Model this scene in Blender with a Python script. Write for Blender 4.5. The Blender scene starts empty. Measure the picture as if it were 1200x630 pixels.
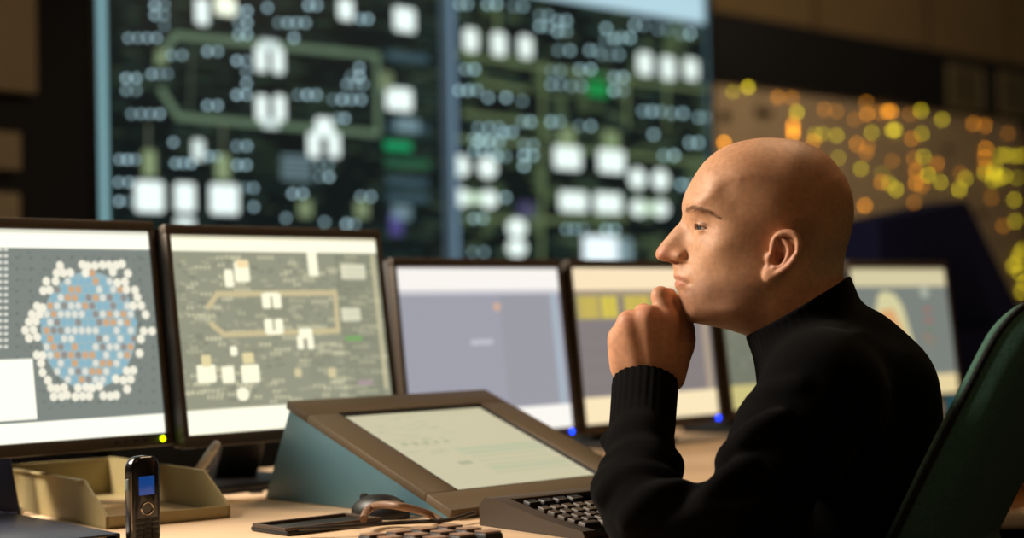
import bpy, bmesh, math, random
import numpy as np
from mathutils import Vector, Matrix
random.seed(7); RNG = np.random.default_rng(7)
C = bpy.context.scene.collection
PI = math.pi
# ------------------------------------------------------------------ camera
FPX = 2000.0
CAMZ = 1.01
PITCH, ROLL = 0.0273, 0.0220
def cam_basis():
    fwd = np.array([0, math.cos(PITCH), math.sin(PITCH)])
    right = np.array([1.0, 0, 0]); up = np.cross(right, fwd)
    c, s = math.cos(ROLL), math.sin(ROLL)
    return c*right - s*up, s*right + c*up, fwd
CR, CU, CF = cam_basis()
CP = np.array([0, 0, CAMZ])
def ray(px, py):
    d = CR*(px-600)/FPX - CU*(py-315)/FPX + CF
    return d
def on_z(px, py, z):
    d = ray(px, py); t = (z-CAMZ)/d[2]; return CP + d*t
def on_n(px, py, n):            # plane X - Y = n*sqrt2 (the rows and walls stand at 45 degrees)
    d = ray(px, py); t = n*math.sqrt(2)/(d[0]-d[1]); return CP + d*t
def at_d(px, py, d):
    return CP + ray(px, py)*d
cam_data = bpy.data.cameras.new('camera'); cam = bpy.data.objects.new('camera', cam_data); C.objects.link(cam)
M = Matrix(((CR[0], CU[0], -CF[0], 0), (CR[1], CU[1], -CF[1], 0), (CR[2], CU[2], -CF[2], CAMZ), (0, 0, 0, 1)))
cam.matrix_world = M
cam_data.sensor_width = 36; cam_data.lens = 60; cam_data.clip_start = 0.05
cam_data.dof.use_dof = True; cam_data.dof.focus_distance = 2.14; cam_data.dof.aperture_fstop = 2.25
bpy.context.scene.camera = cam
# ------------------------------------------------------------------ materials
def mat(name, col, rough=0.5, metal=0.0, noise=0.0, scale=30, bump=0.0, bscale=200, spec=0.5, emit=None, estr=0.0, coat=0.0, sheen=0.0):
    m = bpy.data.materials.new(name); m.use_nodes = True
    nt = m.node_tree; b = nt.nodes['Principled BSDF']
    b.inputs['Roughness'].default_value = rough; b.inputs['Metallic'].default_value = metal
    b.inputs['Specular IOR Level'].default_value = spec
    b.inputs['Coat Weight'].default_value = coat
    b.inputs['Sheen Weight'].default_value = sheen
    b.inputs['Base Color'].default_value = (*col, 1)
    if noise > 0:
        tc = nt.nodes.new('ShaderNodeTexCoord'); n = nt.nodes.new('ShaderNodeTexNoise'); n.inputs['Scale'].default_value = scale; n.inputs['Detail'].default_value = 5
        r = nt.nodes.new('ShaderNodeValToRGB')
        r.color_ramp.elements[0].position = .3; r.color_ramp.elements[1].position = .7
        r.color_ramp.elements[0].color = (*[c*(1-noise) for c in col], 1); r.color_ramp.elements[1].color = (*[min(1, c*(1+noise)) for c in col], 1)
        nt.links.new(tc.outputs['Object'], n.inputs['Vector']); nt.links.new(n.outputs['Fac'], r.inputs['Fac']); nt.links.new(r.outputs['Color'], b.inputs['Base Color'])
    if bump > 0:
        tc2 = nt.nodes.new('ShaderNodeTexCoord'); n2 = nt.nodes.new('ShaderNodeTexNoise'); n2.inputs['Scale'].default_value = bscale; n2.inputs['Detail'].default_value = 4
        bp = nt.nodes.new('ShaderNodeBump'); bp.inputs['Strength'].default_value = bump; bp.inputs['Distance'].default_value = .002
        nt.links.new(tc2.outputs['Object'], n2.inputs['Vector']); nt.links.new(n2.outputs['Fac'], bp.inputs['Height']); nt.links.new(bp.outputs['Normal'], b.inputs['Normal'])
    if emit:
        b.inputs['Emission Color'].default_value = (*emit, 1); b.inputs['Emission Strength'].default_value = estr
    return m
def S(r, g, b):                 # sRGB 0-255 to linear
    def f(c):
        c /= 255.0
        return c/12.92 if c <= .04045 else ((c+.055)/1.055)**2.4
    return (f(r), f(g), f(b))
def screen_mat(name, strength):
    m = bpy.data.materials.new(name); m.use_nodes = True; nt = m.node_tree
    b = nt.nodes['Principled BSDF']; b.inputs['Base Color'].default_value = (.01, .01, .01, 1); b.inputs['Roughness'].default_value = .35; b.inputs['Specular IOR Level'].default_value = .25
    a = nt.nodes.new('ShaderNodeAttribute'); a.attribute_name = 'glow'
    nt.links.new(a.outputs['Color'], b.inputs['Emission Color']); b.inputs['Emission Strength'].default_value = strength
    return m
# ------------------------------------------------------------------ object helpers
def tag(o, label=None, cat=None, group=None, kind=None):
    if label: o['label'] = label
    if cat: o['category'] = cat
    if group: o['group'] = group
    if kind: o['kind'] = kind
    return o
def empty(name, loc, rz=0, parent=None):
    o = bpy.data.objects.new(name, None); C.objects.link(o); o.location = loc; o.rotation_euler = (0, 0, rz); o.empty_display_size = .1
    if parent: o.parent = parent
    return o
class MB:
    def __init__(s): s.bm = bmesh.new()
    def box(s, c, size, R=None, bev=0.0, seg=2, taper=None):
        t = bmesh.new(); bmesh.ops.create_cube(t, size=1)
        for v in t.verts:
            f = 1.0
            if taper is not None and v.co.z > 0: f = taper
            v.co = Vector((v.co.x*size[0]*f, v.co.y*size[1]*f, v.co.z*size[2]))
        if bev > 0: bmesh.ops.bevel(t, geom=t.edges[:], offset=bev, segments=seg, profile=.5, affect='EDGES')
        s._in(t, c, R); return s
    def cyl(s, c, r, h, R=None, n=24, r2=None, bev=0.0):
        t = bmesh.new(); bmesh.ops.create_cone(t, cap_ends=True, segments=n, radius1=r, radius2=r if r2 is None else r2, depth=h)
        if bev > 0:
            e = [e for e in t.edges if len(e.link_faces) == 2 and any(len(f.verts) > 4 for f in e.link_faces)]
            bmesh.ops.bevel(t, geom=e, offset=bev, segments=2, profile=.5, affect='EDGES')
        s._in(t, c, R); return s
    def ball(s, c, r, sc=(1, 1, 1), R=None, n=16):
        t = bmesh.new(); bmesh.ops.create_uvsphere(t, u_segments=n, v_segments=n//2, radius=r)
        for v in t.verts: v.co = Vector((v.co.x*sc[0], v.co.y*sc[1], v.co.z*sc[2]))
        s._in(t, c, R); return s
    def _in(s, t, c, R):
        M = Matrix.Translation(Vector(c))
        if R is not None: M = M @ R.to_4x4()
        t.transform(M); me = bpy.data.meshes.new('tmp'); t.to_mesh(me); t.free(); s.bm.from_mesh(me); bpy.data.meshes.remove(me)
    def tube(s, pts, r, n=10, closed=False):
        pts = [Vector(p) for p in pts]; N = len(pts); rings = []
        rr = r if hasattr(r, '__len__') else [r]*N
        prev = None
        for i, p in enumerate(pts):
            a = pts[(i-1) % N] if (i > 0 or closed) else p; b = pts[(i+1) % N] if (i < N-1 or closed) else p
            d = (b-a).normalized()
            if prev is None:
                q = Vector((0, 0, 1)) if abs(d.z) < .9 else Vector((1, 0, 0)); x = d.cross(q).normalized()
            else: x = (prev - d*prev.dot(d)).normalized()
            prev = x; y = d.cross(x)
            rings.append([s.bm.verts.new(p + (x*math.cos(2*PI*k/n) + y*math.sin(2*PI*k/n))*rr[i]) for k in range(n)])
        for i in range(N if closed else N-1):
            A, B = rings[i], rings[(i+1) % N]
            for k in range(n): s.bm.faces.new((A[k], A[(k+1) % n], B[(k+1) % n], B[k]))
        if not closed:
            s.bm.faces.new(rings[0][::-1]); s.bm.faces.new(rings[-1])
        return s
    def prism(s, poly, z0, z1, bev=0.0):      # polygon in xy, extruded in z
        t = bmesh.new(); a = [t.verts.new((p[0], p[1], z0)) for p in poly]; b = [t.verts.new((p[0], p[1], z1)) for p in poly]
        n = len(poly); t.faces.new(a[::-1]); t.faces.new(b)
        for i in range(n): t.faces.new((a[i], a[(i+1) % n], b[(i+1) % n], b[i]))
        bmesh.ops.recalc_face_normals(t, faces=t.faces[:])
        if bev > 0: bmesh.ops.bevel(t, geom=t.edges[:], offset=bev, segments=2, profile=.5, affect='EDGES')
        s._in(t, (0, 0, 0), None); return s
    def hexa(s, p, bev=0.0):                  # 8 points: bottom loop 0-3, top loop 4-7
        t = bmesh.new(); v = [t.verts.new(q) for q in p]
        for f in ((3, 2, 1, 0), (4, 5, 6, 7), (0, 1, 5, 4), (1, 2, 6, 5), (2, 3, 7, 6), (3, 0, 4, 7)): t.faces.new([v[i] for i in f])
        bmesh.ops.recalc_face_normals(t, faces=t.faces[:])
        if bev > 0: bmesh.ops.bevel(t, geom=t.edges[:], offset=bev, segments=2, profile=.5, affect='EDGES')
        s._in(t, (0, 0, 0), None); return s
    def build(s, name, m, parent=None, smooth=35, loc=None):
        me = bpy.data.meshes.new(name); s.bm.to_mesh(me); s.bm.free()
        if smooth:
            for p in me.polygons: p.use_smooth = True
            me.set_sharp_from_angle(angle=math.radians(smooth))
        me.materials.append(m); o = bpy.data.objects.new(name, me); C.objects.link(o)
        if parent: o.parent = parent
        if loc is not None: o.location = loc
        return o
def R3(ax, a): return Matrix.Rotation(a, 3, ax)
# ------------------------------------------------------------------ a field of distances turned into one continuous skin
# Units of the figure: 1 unit = 1/917.4 m. x to the right of the photo, y down, t towards the viewer from the figure's middle plane.
UN = 917.4
O_C = np.array([290.0, 55.0, 2000.0])                      # middle of the figure in camera units
S_C = -np.array([290.0, 0, 2000.0]); S_C /= np.linalg.norm(S_C)
R_C = np.array([2000.0, 0, -290.0]); R_C /= np.linalg.norm(R_C)
def L(px, py, t=0.0):                                      # photo point at side distance t -> figure coordinates
    d = np.array([px-600.0, py-315.0, 2000.0])/2000.0
    lam = (t + O_C@S_C)/(d@S_C); p = d*lam - O_C
    return np.array([890 + p@R_C, 370 + p[1], t])
def photo_xy(P):                                           # where a figure point is seen, its mirror image counted on the near side
    c = O_C + (P[:, 0:1]-890)*R_C + (P[:, 1:2]-370)*np.array([0, 1.0, 0]) + np.abs(P[:, 2:3])*S_C
    return 600+2000*c[:, 0]/c[:, 2], 315+2000*c[:, 1]/c[:, 2]
def to_world(P):
    P = np.asarray(P, float); x = P[..., 0:1]-890; y = P[..., 1:2]-370; t = P[..., 2:3]
    c = O_C + x*R_C + y*np.array([0, 1.0, 0]) + t*S_C
    return CP + (c[..., 0:1]*CR - c[..., 1:2]*CU + c[..., 2:3]*CF)/UN
class Field:
    def __init__(s, xs, ys, ts):
        s.ax = [np.asarray(a, np.float32) for a in (xs, ys, ts)]
        s.F = np.full([len(a) for a in s.ax], 60.0, np.float32)
    def sl(s, lo, hi):
        r = []
        for a, l, h in zip(s.ax, lo, hi):
            i = max(0, np.searchsorted(a, l)-1); j = min(len(a), np.searchsorted(a, h)+1); r.append(slice(i, max(i, j)))
        return tuple(r)
    def grid(s, q):
        return (s.ax[0][q[0]][:, None, None], s.ax[1][q[1]][None, :, None], s.ax[2][q[2]][None, None, :])
    def put(s, fn, lo, hi, k=0.0, op='u', m=12):
        lo = np.asarray(lo, float)-m-k; hi = np.asarray(hi, float)+m+k; q = s.sl(lo, hi)
        if any(x.stop <= x.start for x in q): return
        d = fn(*s.grid(q)); F = s.F[q]
        if op == 'u': s.F[q] = smin(F, d, k)
        elif op == 's': s.F[q] = -smin(-F, d, k)           # cut d away
        elif op == 'i': s.F[q] = -smin(-F, -d, k)
    def cap(s, a, b, ra, rb, k=0.0, op='u'):
        a = np.asarray(a, float); b = np.asarray(b, float); ba = b-a; L2 = float(ba@ba)+1e-9
        def fn(x, y, t):
            h = np.clip(((x-a[0])*ba[0]+(y-a[1])*ba[1]+(t-a[2])*ba[2])/L2, 0, 1)
            return np.sqrt((x-a[0]-ba[0]*h)**2+(y-a[1]-ba[1]*h)**2+(t-a[2]-ba[2]*h)**2) - (ra+(rb-ra)*h)
        r = max(ra, rb); s.put(fn, np.minimum(a, b)-r, np.maximum(a, b)+r, k, op)
    def chain(s, pts, rs, k=0.0, kk=2.0):                  # limbs: capsules end to end, blended into one another then in
        for i in range(len(pts)-1): s.cap(pts[i], pts[i+1], rs[i], rs[i+1], k if i == 0 else kk)
    def ell(s, c, r, k=0.0, op='u', rot=0.0, rotx=0.0):
        c = np.asarray(c, float); r = np.asarray(r, float); ca, sa = math.cos(rot), math.sin(rot); cb, sb = math.cos(rotx), math.sin(rotx)
        def fn(x, y, t):
            X = x-c[0]; Y = y-c[1]; T = t-c[2]
            X, Y = X*ca+Y*sa, -X*sa+Y*ca
            X, T = X*cb+T*sb, -X*sb+T*cb
            p = np.sqrt((X/r[0])**2+(Y/r[1])**2+(T/r[2])**2); g = np.sqrt((X/r[0]**2)**2+(Y/r[1]**2)**2+(T/r[2]**2)**2)+1e-9
            return p*(p-1)/g
        R = float(r.max()); s.put(fn, c-R, c+R, k, op)
    def mesh(s):
        F = s.F; X = [s.ax[0], s.ax[1], s.ax[2]]; sg = F < 0
        nx, ny, nz = F.shape
        cs = np.zeros((nx-1, ny-1, nz-1), np.int8)
        offs = [(i, j, k) for i in (0, 1) for j in (0, 1) for k in (0, 1)]
        for i, j, k in offs: cs += sg[i:nx-1+i, j:ny-1+j, k:nz-1+k]
        I, J, K = np.nonzero((cs > 0) & (cs < 8)); del cs
        n = len(I); acc = np.zeros((n, 3)); cnt = np.zeros(n)
        val = {o: F[I+o[0], J+o[1], K+o[2]].astype(float) for o in offs}
        pos = {o: np.stack([X[0][I+o[0]], X[1][J+o[1]], X[2][K+o[2]]], 1).astype(float) for o in offs}
        for a in offs:
            for ax in range(3):
                if a[ax] == 0:
                    b = tuple(1 if q == ax else a[q] for q in range(3))
                    va, vb = val[a], val[b]; msk = (va < 0) != (vb < 0)
                    tt = np.where(msk, va/(va-vb+1e-12), 0)[:, None]
                    acc += np.where(msk[:, None], pos[a]+(pos[b]-pos[a])*tt, 0); cnt += msk
        V = acc/cnt[:, None]
        ids = np.full((nx-1, ny-1, nz-1), -1, np.int32); ids[I, J, K] = np.arange(n)
        quads = []
        for ax in range(3):
            A = [slice(None)]*3; B = [slice(None)]*3; A[ax] = slice(0, -1); B[ax] = slice(1, None)
            sa = sg[tuple(A)]; sb = sg[tuple(B)]
            u, v = [q for q in range(3) if q != ax]
            e = np.nonzero(sa != sb); e = [np.array(q) for q in e]
            ok = (e[u] > 0) & (e[v] > 0) & (e[u] < F.shape[u]-1) & (e[v] < F.shape[v]-1)
            e = [q[ok] for q in e]; inside = sa[tuple(e)]
            def cid(du, dv):
                q = [x.copy() for x in e]; q[u] -= du; q[v] -= dv; return ids[tuple(q)]
            Q = np.stack([cid(1, 1), cid(0, 1), cid(0, 0), cid(1, 0)], 1)
            flip = inside if ax != 1 else ~inside
            Q[~flip] = Q[~flip][:, ::-1]
            quads.append(Q)
        return V, np.concatenate(quads)
def smin(a, b, k):
    if k <= 0: return np.minimum(a, b)
    h = np.maximum(k-np.abs(a-b), 0)/k
    return np.minimum(a, b)-h*h*k*0.25
def mesh_object(name, V, Q, m, parent, base, cols=None, flip=False, colname='tint', rest=None):
    W = to_world(V)
    if rest:                                             # cloth and arm lie flat where they rest on the desk top
        k = (W[:, 2] > .69) & (W[:, 2] < rest) & (W[:, 0] < .262) & (W[:, 1] < 2.15); W[k, 2] = rest
    W = W-base
    me = bpy.data.meshes.new(name)
    if flip: Q = Q[:, ::-1]
    me.vertices.add(len(W)); me.vertices.foreach_set('co', W.astype(np.float32).ravel())
    me.loops.add(Q.size); me.loops.foreach_set('vertex_index', Q.astype(np.int32).ravel())
    me.polygons.add(len(Q)); me.polygons.foreach_set('loop_start', np.arange(0, Q.size, 4, dtype=np.int32))
    me.update(); me.validate()
    for_s = np.ones(len(me.polygons), bool); me.polygons.foreach_set('use_smooth', for_s)
    if cols is not None:
        a = me.color_attributes.new(colname, 'FLOAT_COLOR', 'POINT'); a.data.foreach_set('color', np.concatenate([cols, np.ones((len(cols), 1))], 1).astype(np.float32).ravel())
    me.materials.append(m); o = bpy.data.objects.new(name, me); C.objects.link(o); o.parent = parent
    return o
def axis(*segs):                # (start, end, step) segments joined
    r = []
    for a, b, st in segs: r += list(np.arange(a, b, st))
    return np.array(r+[segs[-1][1]])
def poly_dist(px, py, poly):    # signed distance (positive inside) of points to a closed 2D outline
    poly = np.asarray(poly, float); d = np.full(px.shape, 1e9); ins = np.zeros(px.shape, bool); n = len(poly)
    for i in range(n):
        a = poly[i]; b = poly[(i+1) % n]; e = b-a; wx = px-a[0]; wy = py-a[1]
        h = np.clip((wx*e[0]+wy*e[1])/(e@e+1e-12), 0, 1); d = np.minimum(d, (wx-e[0]*h)**2+(wy-e[1]*h)**2)
        c = ((a[1] <= py) & (b[1] > py)) | ((b[1] <= py) & (a[1] > py))
        if abs(e[1]) > 1e-9:
            xi = a[0]+(py-a[1])/e[1]*e[0]; ins ^= c & (px < xi)
    return np.where(ins, 1, -1)*np.sqrt(d)
def smooth_poly(p, n=4, closed=True):      # Catmull-Rom through the points
    p = np.asarray(p, float); N = len(p); out = []
    rng = range(N) if closed else range(N-1)
    for i in rng:
        g = (lambda j: p[j % N]) if closed else (lambda j: p[min(max(j, 0), N-1)])
        a, b, c, d = g(i-1), g(i), g(i+1), g(i+2)
        for k in range(n):
            t = k/n; out.append(.5*((2*b)+(-a+c)*t+(2*a-5*b+4*c-d)*t*t+(-a+3*b-3*c+d)*t**3))
    if not closed: out.append(p[-1])
    return np.array(out)
def blur2(a, n=1):
    for _ in range(n):
        p = np.pad(a, 1, mode='edge'); a = (p[:-2, 1:-1]+p[2:, 1:-1]+2*p[1:-1, 1:-1])/4
        p = np.pad(a, 1, mode='edge'); a = (p[1:-1, :-2]+p[1:-1, 2:]+2*p[1:-1, 1:-1])/4
    return a
def tps(P, v, gx, gy, lam=0.0):
    P = np.asarray(P, float); n = len(P)
    U = lambda r2: r2*np.log(r2+1e-9)*.5
    K = U(((P[:, None]-P[None])**2).sum(2))+lam*np.eye(n); A = np.zeros((n+3, n+3)); A[:n, :n] = K; A[:n, n] = 1; A[:n, n+1:] = P; A[n, :n] = 1; A[n+1:, :n] = P.T
    w = np.linalg.solve(A, np.concatenate([v, [0, 0, 0]])); out = w[n]+w[n+1]*gx+w[n+2]*gy
    for i in range(n): out = out+w[i]*U((gx-P[i, 0])**2+(gy-P[i, 1])**2)
    return out
# ------------------------------------------------------------------ the person
def skin_material():
    m = bpy.data.materials.new('skin'); m.use_nodes = True; nt = m.node_tree; b = nt.nodes['Principled BSDF']
    a = nt.nodes.new('ShaderNodeAttribute'); a.attribute_name = 'tint'
    tc = nt.nodes.new('ShaderNodeTexCoord')
    n = nt.nodes.new('ShaderNodeTexNoise'); n.inputs['Scale'].default_value = 140; n.inputs['Detail'].default_value = 6
    mr = nt.nodes.new('ShaderNodeMapRange'); mr.inputs['From Min'].default_value = .3; mr.inputs['From Max'].default_value = .7; mr.inputs['To Min'].default_value = .88; mr.inputs['To Max'].default_value = 1.1
    mx = nt.nodes.new('ShaderNodeVectorMath'); mx.operation = 'SCALE'
    L_ = nt.links.new
    L_(tc.outputs['Object'], n.inputs['Vector']); L_(n.outputs['Fac'], mr.inputs['Value']); L_(a.outputs['Color'], mx.inputs[0]); L_(mr.outputs['Result'], mx.inputs['Scale'])
    L_(mx.outputs['Vector'], b.inputs['Base Color'])
    b.inputs['Roughness'].default_value = .54; b.inputs['Specular IOR Level'].default_value = .4
    b.inputs['Subsurface Weight'].default_value = .18; b.inputs['Subsurface Radius'].default_value = (.010, .004, .002); b.inputs['Subsurface Scale'].default_value = .6
    n2 = nt.nodes.new('ShaderNodeTexNoise'); n2.inputs['Scale'].default_value = 420; n2.inputs['Detail'].default_value = 3
    bp = nt.nodes.new('ShaderNodeBump'); bp.inputs['Strength'].default_value = .09; bp.inputs['Distance'].default_value = .0012
    L_(tc.outputs['Object'], n2.inputs['Vector']); L_(n2.outputs['Fac'], bp.inputs['Height']); L_(bp.outputs['Normal'], b.inputs['Normal'])
    return m
M_skin = skin_material()
def knit_material(rib=False):
    m = mat('black_knit', (.0045, .0045, .005), .95, spec=.025, sheen=.02)
    nt = m.node_tree; b = nt.nodes['Principled BSDF']; b.inputs['Sheen Roughness'].default_value = .5
    tc = nt.nodes.new('ShaderNodeTexCoord'); n = nt.nodes.new('ShaderNodeTexNoise'); n.inputs['Scale'].default_value = 900; n.inputs['Detail'].default_value = 2
    bp = nt.nodes.new('ShaderNodeBump'); bp.inputs['Strength'].default_value = .35; bp.inputs['Distance'].default_value = .002
    nt.links.new(tc.outputs['Object'], n.inputs['Vector']); nt.links.new(n.outputs['Fac'], bp.inputs['Height']); nt.links.new(bp.outputs['Normal'], b.inputs['Normal'])
    return m
M_knit = knit_material()

# head outline in the middle plane (photo points), nape and jaw close inside the neck
HEAD = [(898,161.5),(875,164),(859,168),(842,175.5),(825,190),(812,209),(803.5,225),(800,236),(799.3,244),(800,251),(797.5,259),(788,269.5),(780.5,278.5),(773,287.5),(769,294),(768.8,300),(771.5,304),(777.5,305.8),(785,307),(788.5,311),(789.8,318),(789.6,322.5),(790.3,326),(792.3,328.4),(790.8,331),(791.2,336),(795,342),(796,350),(797.5,360),(802,370.5),(811,377.5),(830,381.5),(852,386),(878,392),(920,385),(955,350),(980,318),(985.5,304),(993,283),(998.5,257),(997.5,231),(991,212),(984,200.5),(966,180),(936,165.5)]
# half width of the head seen at photo points (x, y, half width)
HW = [(905,175,66),(930,215,71),(960,200,68),(975,240,63),(990,255,60),(905,235,72),(880,200,68),(860,190,64),(845,215,60),(825,205,55),(815,225,50),(808,238,43),(808,247,37),(818,246,46),(830,249,52),(842,254,58),(862,245,63),(862,270,64),(880,270,66),(900,275,67),(925,275,68),(950,280,64),(975,290,56),(950,320,56),
 (799,240,30),(801,254,13),(803,262,11.5),(806,258,18),(808,266,16),(805,275,15),(796,272,10),(785,285,11),(777,296,13),(786,299,15),(796,297,16.5),(800,302,17),(801,290,14.5),
 (808,298,21),(810,306,27),(812,286,26),(812,275,22),(818,270,33),(820,281,37),(828,276,44),(832,264,47),(838,272,54),(838,285,55),(846,292,58),(830,297,49),(820,300,39),
 (800,313,17),(798,320,19),(797,326,21),(805,321,27),(808,331,28),(798,334,20),(800,342,22),(812,340,33),(825,325,44),(825,345,43),(840,320,52),(845,345,51),(865,310,60),(870,340,58),(885,325,62),(890,350,58),(805,358,24),(815,368,29),(830,362,40),(855,368,51),(880,372,52),(910,350,58),(910,320,64),(900,385,50)]
HR = [(905,165,62),(960,185,62),(995,250,58),(985,300,40),(850,172,58),(812,215,44),(801,238,30),(799,250,12),(790,270,9),(775,285,10),(770,298,10),(785,306,7),(790,315,11),(791,325,10),(793,332,10),(797,345,16),(800,365,20),(815,377,24),(850,385,30),(880,390,32),(940,365,35)]
def head_maps():
    xs = np.arange(752, 1012, 1.0); ys = np.arange(148, 408, 1.0); gx, gy = np.meshgrid(xs, ys, indexing='ij')
    pl = smooth_poly(HEAD, 4); d = poly_dist(gx, gy, pl)
    a = np.array([(*L(x_, y_, w_)[:2], w_) for x_, y_, w_ in HW], float); W = tps(a[:, :2], a[:, 2], gx, gy, lam=12.0); W = np.clip(W, 7, 74)
    a = np.array(HR, float); wt = 1/(((gx[..., None]-a[:, 0])**2+(gy[..., None]-a[:, 1])**2)+20)**1.5; R = (wt*a[:, 2]).sum(-1)/wt.sum(-1)
    W0 = W
    def g(cx, cy, sx, sy, h, r=0):
        w_ = W0[int(np.clip(cx-xs[0]-.02*(cx-700), 0, len(xs)-1)), int(np.clip(cy-ys[0], 0, len(ys)-1))]; cx, cy = L(cx, cy, w_*.97)[:2]
        return h*np.exp(-(((gx-cx)*math.cos(r)+(gy-cy)*math.sin(r))/sx)**2-((-(gx-cx)*math.sin(r)+(gy-cy)*math.cos(r))/sy)**2)
    W = W+g(796,299,7.5,6,5.4)                      # wing of the nose
    W = W-g(806.5,298,2.6,8,3.2,-.2)-g(799,309.2,8,1.8,4.5,.1)                 # crease behind the wing
    W = W-g(812,318,2.5,11,1.3,-.55)                # fold from nose to mouth
    W = W+g(822,246.5,16,3.2,2.6,.13)               # brow ridge
    W = W-g(808,332,3,2,2.0)                        # corner of the mouth
    W = W-g(799,328.3,7,0.9,2.2,.35)                # line between the lips
    W = W+g(797,324.5,6,2.2,.6,.3)+g(798,332.8,5,2.2,.8,.25)
    W = W-g(801,341,8,3,1.5)
    W = W+g(842,290,14,8,1.2,-.2)                   # cheekbone
    W = W-g(850,222,12,18,1.2)+g(832,208,14,10,.8)  # temple hollow
    W = W-g(833,318,14,12,1.4,.5)
    for (x0,y0),(x1,y1) in (((842,206),(858,199)),((858,199),(868,205)),((868,205),(866,215))):   # temple vein
        for q in np.linspace(0, 1, 8): W = W+g(x0+(x1-x0)*q, y0+(y1-y0)*q, 2.6, 2.6, .10)
    return xs, ys, d, blur2(W, 2), blur2(R, 6)
HX, HY, HDM, HWM, HRM = head_maps()
def bil(A, x, y):
    fx = np.clip(x-HX[0], 0, len(HX)-1.001); fy = np.clip(y-HY[0], 0, len(HY)-1.001); i = fx.astype(int); j = fy.astype(int); u = fx-i; v = fy-j
    return A[i, j]*(1-u)*(1-v)+A[i+1, j]*u*(1-v)+A[i, j+1]*(1-u)*v+A[i+1, j+1]*u*v
def head_fn(x, y, t):
    X, Y = np.meshgrid(x.ravel(), y.ravel(), indexing='ij')
    d = bil(HDM, X, Y); W = bil(HWM, X, Y); R = bil(HRM, X, Y)
    out = np.maximum(np.maximum(HX[0]-X, X-HX[-1]), np.maximum(HY[0]-Y, Y-HY[-1])); d = d-np.maximum(out, 0)
    q = np.maximum(0, 1-d/R)[..., None]; W = W[..., None]; R = R[..., None]
    p = np.abs(t)/W; s = np.sqrt(p*p+q*q)+1e-6
    wa = (p/s)**2
    return ((s-1)*(W*wa+R*(1-wa))*.9).astype(np.float32)
EYD = L(829.0, 265.2, 38)-np.array([829.0, 265.2, 38]); EYE = np.array([829.0, 265.2, 30.0])+EYD; EYE_R = 12.0
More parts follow.
